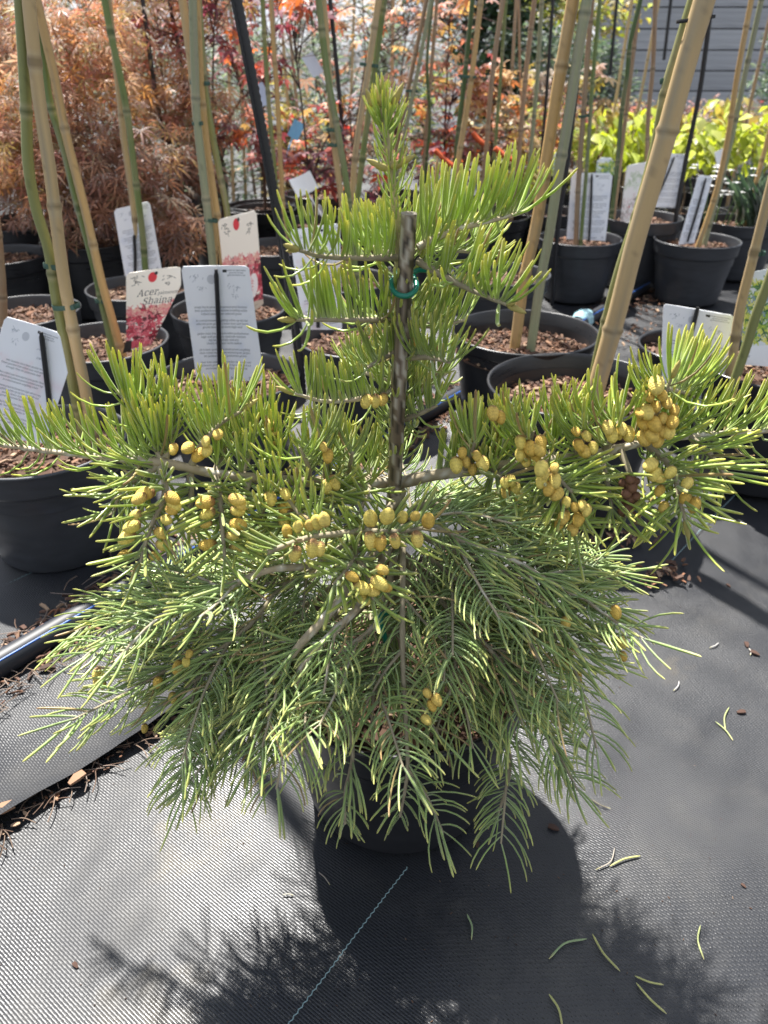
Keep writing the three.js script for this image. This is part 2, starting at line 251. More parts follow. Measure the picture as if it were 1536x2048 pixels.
function frontPrint(script) {
  return canvasTex(384, 640, (g, W, H) => {
    g.fillStyle = '#efe6d6'; g.fillRect(0, 0, W, H);
    g.fillStyle = '#e8c3a8'; g.fillRect(0, H * 0.42, W, H * 0.1);
    foliagePrint(g, -10, H * 0.42, W + 10, H * 0.9, 260, ['#d8606c', '#c33d4e', '#a52c3c', '#e58a8e', '#7c2530', '#5a2228', '#cf5560'], 15);
    foliagePrint(g, 0, H * 0.38, W, H * 0.5, 50, ['#dc9a92', '#d9767a', '#e3b09c'], 11);
    g.fillStyle = '#2c2422'; g.fillRect(0, H * 0.78, W * 0.14, H * 0.22); g.fillStyle = '#c9b9a6'; g.fillRect(W * 0.14, H * 0.88, W, H * 0.12);
    for (let k = 0; k < 30; k++) { g.strokeStyle = pick(['#55504a', '#8a7a6a', '#3a3530']); g.lineWidth = 3; g.beginPath(); const x = rnd() * W, y = rr(0.86, 1) * H; g.moveTo(x, y); g.lineTo(x + rr(20, 60), y - rr(0, 26)); g.stroke(); }
    twigMark(g, W * 0.18, H * 0.07, 38, '#4b4740'); twigMark(g, W * 0.2, H * 0.13, 34, '#4b4740'); twigMark(g, W * 0.78, H * 0.1, 36, '#4b4740'); twigMark(g, W * 0.75, H * 0.17, 32, '#4b4740');
    g.fillStyle = '#d6323c'; g.beginPath(); g.ellipse(W * 0.47, H * 0.085, 30, 36, 0, 0, 6.3); g.fill(); g.fillStyle = '#2a2a2a'; g.beginPath(); g.arc(W * 0.53, H * 0.045, 12, 0, 6.3); g.fill();
    if (script) { g.fillStyle = '#2b2a2c'; g.textAlign = 'left'; g.font = 'italic 66px serif'; g.fillText('Acer', W * 0.2, H * 0.285); g.font = 'italic 30px serif'; g.fillText('palmatum', W * 0.58, H * 0.285); g.font = 'italic 66px serif'; g.fillText('Shaina', W * 0.3, H * 0.385); }
    else { g.save(); g.fillStyle = '#efe6e2'; g.beginPath(); g.ellipse(W * 0.8, H * 0.72, 46, 80, 0.2, 0, 6.3); g.fill(); g.fillStyle = '#c8323c'; g.font = 'italic 40px serif'; g.translate(W * 0.76, H * 0.8); g.rotate(-1.3); g.fillText('RAW', 0, 0); g.restore(); }
  });
}
const printBack = backPrint(false, 3), printPink = backPrint(true, 17), printShaina = frontPrint(true), printRed = frontPrint(false);
const printPale = canvasTex(256, 512, (g, W, H) => { g.fillStyle = '#e9e6e4'; g.fillRect(0, 0, W, H); foliagePrint(g, 0, H * 0.1, W, H * 0.4, 40, ['#cfd6c4', '#dfe3d8', '#bcc7ae'], 14); foliagePrint(g, 0, H * 0.5, W, H * 0.9, 110, ['#c9b7b4', '#d8c6c6', '#a79c98', '#e2d8d8', '#8f8a86'], 10); g.fillStyle = '#b9424c'; g.fillRect(W * 0.3, H * 0.68, 18, 18); });
const printGreen = canvasTex(256, 512, (g, W, H) => { g.fillStyle = '#dfe5e6'; g.fillRect(0, 0, W, H); foliagePrint(g, 0, H * 0.05, W, H * 0.75, 260, ['#c8cf4e', '#8fae3a', '#5e8a3c', '#e2dc7a', '#3f6a3a', '#7f97a8'], 13); g.fillStyle = '#eef0f2'; g.fillRect(0, H * 0.78, W, H * 0.22); g.fillStyle = '#33363c'; g.font = 'italic 20px serif'; g.fillText('Acer', 30, H * 0.9); });
const cardMats = Object.fromEntries(Object.entries({ back: printBack, pink: printPink, shaina: printShaina, red: printRed, pale: printPale, green: printGreen }).map(([k, t]) => [k, std({ map: t, roughness: 0.42 })]));
// corners in photo pixels: top-left, top-right, bottom-left give the print's axes; outline any polygon; the card leans back by 'lean' from foot to head and bows a little
function card(label, outline, axes, d, print, { lean = 0.02, stick, bow = 0.004, group = 'plastic plant labels' } = {}) {
  const [TL, TR, BL] = axes, ys = outline.map((p) => p[1]), yt = Math.min(...ys), yb = Math.max(...ys);
  const dist = (y) => d + lean * (yb - y) / (yb - yt), world = ([x, y]) => at(x, y, dist(y));
  // the card is a flat sheet of its own: axes in metres along its width and height, print laid out 0 to 1 across it
  const O = world(TL), ex = world(TR).sub(O), ey = world(BL).sub(O), nrm = ey.clone().cross(ex).normalize(), gx = ex.dot(ex), gy = ey.dot(ey), gxy = ex.dot(ey), det = gx * gy - gxy * gxy;
  const local = (p) => { const q = world(p).sub(O), a = q.dot(ex), b = q.dot(ey); return new THREE.Vector2((a * gy - b * gxy) / det, -(b * gx - a * gxy) / det); };
  const dense = []; outline.map(local).forEach((p, k, all) => { const q = all[(k + 1) % all.length]; for (let j = 0; j < 6; j++) dense.push(p.clone().lerp(q, j / 6)); });
  const flat = new THREE.ShapeGeometry(new THREE.Shape(dense)), fp = flat.attributes.position, ix = Array.from(flat.index.array), P = [], U = [];
  for (const z of [0, -0.0012]) for (let k = 0; k < fp.count; k++) { const u = fp.getX(k), v = -fp.getY(k), q = O.clone().addScaledVector(ex, u).addScaledVector(ey, v).addScaledVector(nrm, z - bow * (1 - 4 * (u - 0.5) ** 2)); P.push(q.x, q.y, q.z); U.push(u, 1 - v); }
  const n = fp.count, I = [...ix]; for (let k = 0; k < ix.length; k += 3) I.push(ix[k] + n, ix[k + 2] + n, ix[k + 1] + n);
  for (let k = 0; k < n; k++) { const b = (k + 1) % n; I.push(k, b, k + n, b, b + n, k + n); }
  const g = new THREE.BufferGeometry(); g.setAttribute('position', new THREE.Float32BufferAttribute(P, 3)); g.setAttribute('uv', new THREE.Float32BufferAttribute(U, 2)); g.setIndex(I); g.computeVertexNormals();
  const t = thing('plant_label', label, 'label', V(0, 0, 0), group);
  part('card', g, cardMats[print], t);
  if (stick) { const [x0, y0, x1, y1, w = 0.0045] = stick; part('stick', tube([at(x0, y0, dist(y0) - 0.006), at((x0 + x1) / 2 + 1, (y0 + y1) / 2, dist((y0 + y1) / 2) - 0.005), at(x1, y1, dist(y1) - 0.006)], (u) => w * (u < 0.03 ? 0.7 : 1), () => [1, 1, 1], 40, 6).geo(), plastic, t); }
  return t;
}

// ---------------------------------------------------------------- the fir in the foreground
const POT = onPlane(800, 1303, 0.22); POT.y = 0; POT.z = -0.665;
pot(POT, 'black plastic pot in front holding the fir, half hidden by drooping needles', { r: 0.152, h: 0.215, mat: 1, fill: 0.03, chipsN: 260 });
const needleMat = phys({ vertexColors: true, roughness: 1, transmission: 0.3, thickness: 0, clearcoat: 1, clearcoatRoughness: 0.3 });
const barkMat = std({ vertexColors: true, roughness: 0.85 });
const PAL = {
  U: { base: [0.42, 0.47, 0.22], mid: [0.35, 0.485, 0.055], tip: [0.70, 0.66, 0.09] },
  G: { base: [0.36, 0.42, 0.22], mid: [0.31, 0.42, 0.06], tip: [0.6, 0.58, 0.11] },
  L: { base: [0.36, 0.42, 0.24], mid: [0.305, 0.435, 0.115], tip: [0.62, 0.60, 0.15] },
};
PAL.B = { base: [0.35, 0.3, 0.15], mid: [0.4, 0.3, 0.1], tip: [0.36, 0.2, 0.08] };
const BENDS = [0, 0.25, 0.5, 0.8, 1.1, 1.45], RINGS = [[0, 0.42], [0.05, 0.8], [0.3, 1], [0.58, 1], [0.82, 0.95], [0.95, 0.78], [1, 0.3]];
// unit needles: along +z, bending towards +y, width 1 in x and 0.42 in y
const needleShapes = BENDS.map((B) => RINGS.map(([t, w]) => { const a = B * t; const y = B ? (1 - Math.cos(a)) / B : 0, z = B ? Math.sin(a) / B : t; return { y, z, w, a, t }; }));
function needleGeo(B, pal, tone) {
  const b = new Bag();
  needleShapes[B].forEach(({ y, z, w, a, t }) => { const c = mul(t < 0.12 ? mixc(pal.base, pal.mid, t / 0.12) : t > 0.7 ? mixc(pal.mid, pal.tip, (t - 0.7) / 0.3) : pal.mid, tone); for (let s = 0; s < 4; s++) { const q = s * Math.PI / 2, ox = Math.cos(q) * 0.5 * w, oy = Math.sin(q) * 0.34 * w; b.v(V(ox, y, z).add(V(0, Math.cos(a) * oy, -Math.sin(a) * oy).multiplyScalar(NEEDLE_W / NEEDLE_L)).setX(ox * NEEDLE_W / NEEDLE_L), c); } });
  for (let k = 0; k < RINGS.length - 1; k++) for (let s = 0; s < 4; s++) { const i = k * 4 + s, j = k * 4 + (s + 1) % 4; b.tri(i, j, i + 4); b.tri(j, j + 4, i + 4); }
  return b.geo();
}
const NEEDLE_L = 0.05, NEEDLE_W = 0.0031;
const fir = thing('fir_tree', 'young fir with curved yellow-green needles and yellow pollen cones in the front pot', 'fir tree');
const needleCache = {};
let singles = 0, needleTotal = 0;
// adds one needle to a bag, or to the parent as a mesh of its own
function needle(bag, p, d0, c, L, W, pal, tone, parent) {
  const ang = Math.min(1.45, d0.angleTo(c)); let B = 0; BENDS.forEach((b, k) => { if (Math.abs(b - ang * 0.95) < Math.abs(BENDS[B] - ang * 0.95)) B = k; });
  let y = c.clone().addScaledVector(d0, -c.dot(d0)); if (y.lengthSq() < 1e-5) y = V(0.1, 1, 0.2).addScaledVector(d0, -d0.y); y.normalize();
  const x = y.clone().cross(d0).normalize(); needleTotal++;
  if (parent) {
    const q = Math.round(tone * 5) / 5, key = B + pal + q; const g = needleCache[key] ??= needleGeo(B, PAL[pal], q);
    const m = part('needle', g, needleMat, parent); m.matrix.makeBasis(x.clone().multiplyScalar(L * 1), y.clone().multiplyScalar(L), d0.clone().multiplyScalar(L)).setPosition(p); m.matrix.decompose(m.position, m.quaternion, m.scale); return;
  }
  const P = PAL[pal], first = bag.count;
  for (const { y: yy, z: zz, w, a, t } of needleShapes[B]) {
    const col = mul(t < 0.12 ? mixc(P.base, P.mid, t / 0.12) : t > 0.7 ? mixc(P.mid, P.tip, (t - 0.7) / 0.3) : P.mid, tone);
    const o = p.clone().addScaledVector(y, yy * L).addScaledVector(d0, zz * L), ny = y.clone().multiplyScalar(Math.cos(a)).addScaledVector(d0, -Math.sin(a));
    for (let s = 0; s < 4; s++) { const q = s * Math.PI / 2, cx = Math.cos(q), cy = Math.sin(q); bag.v(o.clone().addScaledVector(x, cx * 0.5 * w * W).addScaledVector(ny, cy * 0.34 * w * W), col, x.clone().multiplyScalar(cx * 0.8).addScaledVector(ny, cy)); }
  }
  for (let k = 0; k < RINGS.length - 1; k++) for (let s = 0; s < 4; s++) { const i = first + k * 4 + s, j = first + k * 4 + (s + 1) % 4; bag.tri(i, j, i + 4); bag.tri(j, j + 4, i + 4); }
}
const barkTone = (t, a) => { const n = noise3(Math.cos(a) * 2, Math.sin(a) * 2, t * 60); return mul([0.34, 0.29, 0.19], 0.85 + 0.3 * n); };
const paleBark = (t, a) => { const n = noise3(Math.cos(a) * 2, Math.sin(a) * 2, t * 90); return n > 0.35 ? [0.56, 0.53, 0.44] : mul([0.46, 0.38, 0.25], 0.85 + 0.3 * n); };
const budGeo = (() => { const g = lathe([[0.0002, 0], [0.0026, 0.002], [0.0034, 0.006], [0.0031, 0.0068], [0.0033, 0.011], [0.0027, 0.0118], [0.0027, 0.016], [0.0014, 0.0205], [0.0003, 0.023]], 10); return g; })();
const budMat = std({ color: lin(0.36, 0.30, 0.09), roughness: 0.7 });
function bud(parent, p, dir, s = 1) { const m = part('bud', budGeo, budMat, parent); m.position.copy(p); m.quaternion.setFromUnitVectors(UP, dir.clone().normalize()); m.scale.setScalar(s); return m; }
// style: U needles sweep up, D shoot hanging with needles radiating, L two-ranked drooping spray
function needlesOn(bag, pts, { style, n, from = 0, to = 1, L = 0.05, W = NEEDLE_W, pal = 'U', parent, tone = 1 }) {
  const curve = new THREE.CatmullRomCurve3(pts, false, 'centripetal');
  for (let k = 0; k < n; k++) {
    const t = from + (to - from) * ((k + rnd()) / n), p = curve.getPointAt(t), T = curve.getTangentAt(t), side = T.clone().cross(UP); if (side.lengthSq() < 0.02) side.set(1, 0, 0); side.normalize(); const up = side.clone().cross(T).normalize();
    let phi, d0, c, len = L * rr(0.78, 1.12);
    const end = smooth(t, 0.86, 1);
    if (style === 'U') {
      phi = rnd() < 0.8 ? Math.PI / 2 + gauss() * 0.8 : rnd() * 6.2832;
      const r = side.clone().multiplyScalar(Math.cos(phi)).addScaledVector(up, Math.sin(phi));
      d0 = r.clone().multiplyScalar(1 - end * 0.4).addScaledVector(T, 0.25 + end * 0.7); c = UP.clone().multiplyScalar(0.95).addScaledVector(r, 0.32).addScaledVector(T, 0.22 + end * 0.5);
    } else if (style === 'D') {
      phi = rnd() * 6.2832; const r = side.clone().multiplyScalar(Math.cos(phi)).addScaledVector(up, Math.sin(phi));
      d0 = r.clone().multiplyScalar(1 - end * 0.3).addScaledVector(T, 0.45 + end * 0.8); c = r.clone().multiplyScalar(0.5).addScaledVector(T, 0.55).addScaledVector(UP, 0.3);
    } else {
      const sgn = rnd() < 0.5 ? -1 : 1; phi = (sgn > 0 ? 0 : Math.PI) + gauss() * 0.62; const r = side.clone().multiplyScalar(Math.cos(phi)).addScaledVector(up, Math.sin(phi) + 0.15);
      d0 = r.clone().multiplyScalar(1 - end * 0.5).addScaledVector(T, 0.5 + end * 0.9); c = T.clone().multiplyScalar(1.0).addScaledVector(r, 0.25).addScaledVector(UP, rr(-0.3, 0.35));
    }
    d0.add(V(gauss(), gauss(), gauss()).multiplyScalar(0.07)).normalize(); c.add(V(gauss(), gauss(), gauss()).multiplyScalar(0.09)).normalize();
    const solo = parent && singles < 300; if (solo) singles++;
    needle(bag, p.addScaledVector(d0, 0.0012), d0, c, len, W * rr(0.88, 1.1), rnd() < 0.03 ? 'B' : pal, tone * rr(0.75, 1.22), solo ? parent : null);
  }
}
// px points: [column, row, distance]; or world points
function branch(px, { r0 = 0.0035, r1 = 0.0014, style = 'U', dens = 520, from = 0.04, to = 1, L = 0.05, W = NEEDLE_W, pal, tip = 0, single, bark = barkTone, twigs = 0, twigL = [0.05, 0.1], jitter = 0, tone = 1, name = 'branch' } = {}) {
  const pts = px.map((q) => q.isVector3 ? q : at(...q)); pal ??= style === 'L' ? 'L' : style === 'D' ? 'G' : 'U';
  const curve = new THREE.CatmullRomCurve3(pts, false, 'centripetal'), len = curve.getLength();
  const b = part(name, tube(pts, (t) => mix(r0, r1, t) * (1 + 0.12 * noise2(t * len * 150, r0 * 1e4)), bark, Math.max(8, Math.round(len / 0.006)), 7).geo(), barkMat, fir);
  const bag = new Bag();
  needlesOn(bag, pts, { style, n: Math.round(dens * (style === 'U' ? 1.12 : style === 'D' ? 1.3 : 1) * len * (to - from)), from, to, L, W, pal, parent: single ? b : null, tone });
  for (let k = 0; k < twigs; k++) {
    const t = mix(Math.max(from, 0.15), 0.92, (k + rr(0.2, 0.8)) / twigs), p = curve.getPointAt(t), T = curve.getTangentAt(t), s = T.clone().cross(UP).normalize().multiplyScalar(k & 1 ? 1 : -1), l = rr(...twigL);
    const dir = T.clone().multiplyScalar(0.8).addScaledVector(s, rr(0.5, 0.95)).addScaledVector(UP, style === 'L' ? rr(-0.3, 0.22) : rr(0, 0.5)).normalize(), sag = style === 'L' ? rr(-0.3, 0.1) : 0.2;
    const tp = [p, p.clone().addScaledVector(dir, l * 0.5), p.clone().addScaledVector(dir, l).addScaledVector(UP, l * sag)];
    part('twig', tube(tp, (u) => mix(0.0016, 0.001, u), bark, 10, 5).geo(), barkMat, b);
    needlesOn(bag, tp, { style, n: Math.round(dens * l * 0.95), from: 0.05, to: 1, L: L * 0.95, W, pal, tone });
  }
  if (bag.count) part('needles', bag.geo(), needleMat, b, 'stuff');
  if (tip) for (let k = 0; k < tip; k++) bud(b, pts[pts.length - 1], curve.getTangentAt(1).add(V(gauss(), gauss(), gauss()).multiplyScalar(k ? 0.5 : 0.1)), k ? 0.55 : 0.8);
  return b;
}
// trunk
const trunkPts = [V(POT.x - 0.006, 0.17, -0.66), at(786, 1010, 0.66), at(790, 800, 0.66), at(797, 620, 0.662), at(797, 505, 0.662), at(782, 340, 0.66), at(763, 216, 0.66)];
const trunk = part('trunk', tube(trunkPts, (t) => mix(0.0095, 0.0028, Math.pow(t, 0.7)), (t, a) => { const n = noise3(Math.cos(a) * 2, Math.sin(a) * 2, t * 40); return mul(t > 0.72 ? [0.42, 0.36, 0.19] : [0.27, 0.22, 0.14], 0.85 + 0.3 * n); }, 110, 10).geo(), barkMat, fir);
{
  const bag = new Bag(), top = trunkPts.slice(4);
  // leader: needles pointing up and outward all round
  const curve = new THREE.CatmullRomCurve3(top, false, 'centripetal');
  for (let k = 0; k < 145; k++) {
    const t = k < 84 ? (k + rnd()) / 84 : rr(0.82, 1), p = curve.getPointAt(t), a = k * 2.39996 + gauss() * 0.3, r = V(Math.cos(a), 0, Math.sin(a)), e = smooth(t, 0.8, 1);
    needle(bag, p, r.clone().multiplyScalar(0.8 - e * 0.35).addScaledVector(UP, 0.55 + e * 0.5).normalize(), r.clone().multiplyScalar(0.25).addScaledVector(UP, 1).normalize(), rr(0.022, 0.034) * (1 - e * 0.25), NEEDLE_W, 'U', rr(0.85, 1.25), singles < 300 ? (singles++, trunk) : null);
  }
  for (let k = 0; k < 130; k++) { const t = rr(0.12, 0.98), p = new THREE.CatmullRomCurve3(trunkPts.slice(1, 5)).getPointAt(t), a = rnd() * 6.28, r = V(Math.cos(a), 0, Math.sin(a)); needle(bag, p.addScaledVector(r, 0.005), r.clone().addScaledVector(UP, 0.5).normalize(), r.clone().multiplyScalar(0.3).addScaledVector(UP, 1).normalize(), rr(0.02, 0.042), NEEDLE_W, 'G', rr(0.8, 1.1)); }
  part('needles', bag.geo(), needleMat, trunk, 'stuff');
  for (const [x, y, dx, dz, s] of [[763, 214, 0, 0, .8], [745, 214, -0.4, 0.2, 0.6], [784, 212, 0.55, 0.2, 0.8], [768, 212, 0.1, 0.5, 0.6], [757, 208, -0.2, -0.4, 0.6]]) bud(trunk, at(x, y, 0.658), V(dx, 1, dz), s);
  bud(trunk, at(776, 340, 0.655), V(-0.9, 0.45, 0.3), 0.85); bud(trunk, at(782, 336, 0.655), V(0.95, 0.5, 0.3), 0.95);
}
const B = branch;
// upper whorls
B([[800, 515, .66], [720, 516, .64], [640, 512, .62], [597, 500, .60]], { tip: 2, dens: 560, L: .046, single: true, r0: .003 });
B([[835, 495, .66], [900, 463, .67], [1000, 437, .69], [1045, 425, .70]], { dens: 720, L: .053, single: true, bark: paleBark, r0: .0036 });
B([[835, 522, .66], [900, 560, .64], [970, 592, .62], [1015, 610, .60]], { tip: 2, dens: 620, L: .048 });
B([[815, 505, .67], [880, 500, .74], [960, 505, .80]], { dens: 560, L: .052 });
B([[800, 505, .67], [760, 500, .73], [730, 485, .78]], { dens: 480, L: .045 });
B([[790, 640, .66], [720, 640, .64], [640, 640, .625], [590, 640, .61]], { tip: 1, dens: 640, L: .047, r0: .0028 });
B([[815, 650, .66], [880, 650, .68], [930, 640, .70]], { dens: 620, L: .045 });
B([[815, 715, .65], [860, 715, .62], [900, 725, .60]], { dens: 640, L: .044, pal: 'G' });
B([[785, 780, .66], [735, 795, .645], [650, 803, .63], [590, 787, .62]], { tip: 1, dens: 480, L: .043, pal: 'G', bark: paleBark, r0: .0028 });
B([[810, 790, .66], [850, 775, .68], [895, 745, .70]], { dens: 700, L: .045, pal: 'G' });
B([[805, 840, .66], [845, 825, .65], [875, 810, .65]], { dens: 620, L: .042, pal: 'G' });
B([[785, 760, .68], [730, 745, .73], [700, 730, .78]], { dens: 560, L: .042, pal: 'G' });
B([[795, 700, .66], [760, 720, .64], [735, 735, .63]], { dens: 420, L: .038, pal: 'G' });
// long left branch with its shoots
B([[785, 965, .66], [650, 965, .62], [500, 955, .60], [427, 947, .60], [325, 925, .60], [233, 917, .63], [100, 903, .66], [0, 890, .68], [-50, 884, .69]], { r0: .0062, r1: .0018, from: .5, dens: 430, L: .050, bark: paleBark });
B([[325, 925, .60], [300, 870, .615], [262, 815, .63], [232, 780, .64]], { dens: 700, L: .052 });
B([[330, 918, .60], [345, 860, .625], [335, 800, .65]], { dens: 640, L: .052 });
B([[380, 937, .60], [402, 892, .60], [440, 848, .61], [483, 822, .62]], { dens: 600, L: .052, tip: 1, from: .35 });
B([[430, 945, .60], [450, 890, .64], [455, 830, .68]], { dens: 700, L: .052 });
B([[480, 955, .60], [500, 905, .62], [510, 860, .65]], { dens: 640, L: .050, pal: 'G' });
B([[322, 935, .595], [330, 985, .57], [300, 1060, .55], [280, 1125, .535]], { style: 'D', dens: 420, L: .046, tip: 1 });
B([[325, 930, .60], [270, 960, .60], [225, 1000, .60]], { style: 'D', dens: 520, L: .046 });
B([[430, 955, .595], [440, 1000, .57], [445, 1060, .55], [450, 1122, .535]], { style: 'D', dens: 480, L: .046 });
B([[560, 962, .61], [545, 910, .63], [535, 855, .65]], { dens: 720, L: .052 });
B([[600, 967, .615], [585, 1010, .58], [555, 1060, .56]], { style: 'D', dens: 520, L: .045 });
B([[550, 962, .61], [530, 1010, .58], [515, 1050, .565]], { style: 'U', dens: 520, L: .048, pal: 'G' });
B([[650, 967, .625], [652, 925, .61], [648, 885, .60]], { dens: 620, L: .046, pal: 'G' });
B([[720, 966, .65], [690, 915, .67], [665, 880, .69]], { dens: 620, L: .046, pal: 'G' });
B([[740, 966, .65], [740, 930, .68], [745, 900, .71]], { dens: 520, L: .042, pal: 'G' });
B([[500, 955, .60], [485, 1010, .575], [475, 1065, .565]], { style: 'D', dens: 420, L: .045 });
B([[380, 940, .60], [382, 1000, .58], [372, 1060, .565]], { style: 'D', dens: 420, L: .045 });
B([[285, 920, .61], [250, 965, .60], [225, 1030, .60]], { style: 'D', dens: 460, L: .046 });
B([[620, 966, .615], [615, 930, .60], [600, 895, .60]], { dens: 560, L: .048 });
B([[690, 966, .64], [700, 930, .62], [705, 905, .61]], { dens: 520, L: .042, pal: 'G' });
B([[660, 966, .63], [665, 1000, .59], [660, 1030, .575]], { style: 'D', dens: 460, L: .042 });
B([[740, 966, .65], [730, 1000, .60], [715, 1030, .58]], { style: 'D', dens: 420, L: .040 });
// long right branch with its shoots
B([[795, 967, .66], [860, 952, .645], [930, 942, .635], [1050, 925, .62], [1190, 908, .61], [1290, 885, .62], [1400, 870, .64], [1536, 862, .66], [1590, 857, .665]], { r0: .0064, r1: .0018, from: .55, dens: 520, L: .056, bark: paleBark });
B([[860, 950, .645], [930, 940, .637], [1000, 932, .63]], { r0: .001, r1: .001, style: 'U', dens: 520, L: .045, pal: 'G' });
B([[930, 942, .635], [943, 910, .62], [950, 885, .615]], { dens: 900, L: .050 });
B([[980, 938, .63], [1005, 958, .60], [1020, 980, .59]], { style: 'D', dens: 600, L: .045 });
B([[990, 935, .63], [1005, 890, .66], [1010, 860, .69]], { dens: 620, L: .048 });
B([[1040, 926, .62], [1058, 892, .61], [1066, 862, .61]], { dens: 900, L: .052 });
B([[1100, 918, .615], [1110, 880, .64], [1115, 850, .66]], { dens: 720, L: .052 });
B([[1150, 912, .61], [1170, 872, .605], [1178, 842, .61]], { dens: 900, L: .052 });
B([[1210, 903, .61], [1233, 856, .605], [1244, 826, .61]], { dens: 900, L: .052 });
B([[1290, 885, .62], [1312, 830, .60], [1335, 775, .60], [1342, 758, .60]], { dens: 520, L: .052, tip: 1, from: .5 });
B([[1335, 778, .60], [1365, 785, .62], [1390, 795, .64]], { dens: 760, L: .056, r0: .002 });
B([[1290, 885, .62], [1340, 850, .63], [1380, 835, .64]], { dens: 760, L: .056 });
B([[1080, 924, .615], [1120, 960, .58], [1145, 985, .565]], { style: 'D', dens: 760, L: .050, pal: 'U' });
B([[1110, 952, .59], [1130, 1020, .57], [1150, 1062, .56]], { style: 'D', dens: 520, L: .048 });
B([[1290, 885, .62], [1345, 940, .59], [1357, 990, .57], [1370, 1040, .56]], { style: 'D', dens: 720, L: .052, tip: 1, pal: 'U' });
B([[1240, 900, .61], [1262, 960, .59], [1252, 1035, .57]], { style: 'D', dens: 300, L: .046, from: .6 });
B([[1380, 873, .635], [1430, 920, .615], [1450, 955, .605]], { style: 'D', dens: 560, L: .052, pal: 'U' });
B([[1200, 908, .61], [1215, 970, .585], [1225, 1020, .575]], { style: 'D', dens: 560, L: .050 });
// front shoots with cones
B([V(POT.x, 0.43, -0.655), [760, 1040, .60], [720, 1062, .56], [612, 1077, .53], [535, 1105, .51]], { style: 'D', dens: 260, L: .032, r0: .005, r1: .002, from: .3 });
B([[720, 1062, .56], [790, 1064, .55], [845, 1057, .548]], { style: 'D', dens: 420, L: .040, r0: .003, r1: .002, W: .0036 });
B([[720, 1080, .57], [700, 1130, .53], [668, 1168, .51]], { style: 'D', dens: 520, L: .036, W: .0036, r0: .003 });
B([[700, 1100, .555], [735, 1150, .525], [745, 1200, .51]], { style: 'D', dens: 420, L: .040, W: .0034 });
B([[640, 1075, .54], [600, 1030, .56], [570, 990, .57]], { style: 'D', dens: 420, L: .045, pal: 'U' });
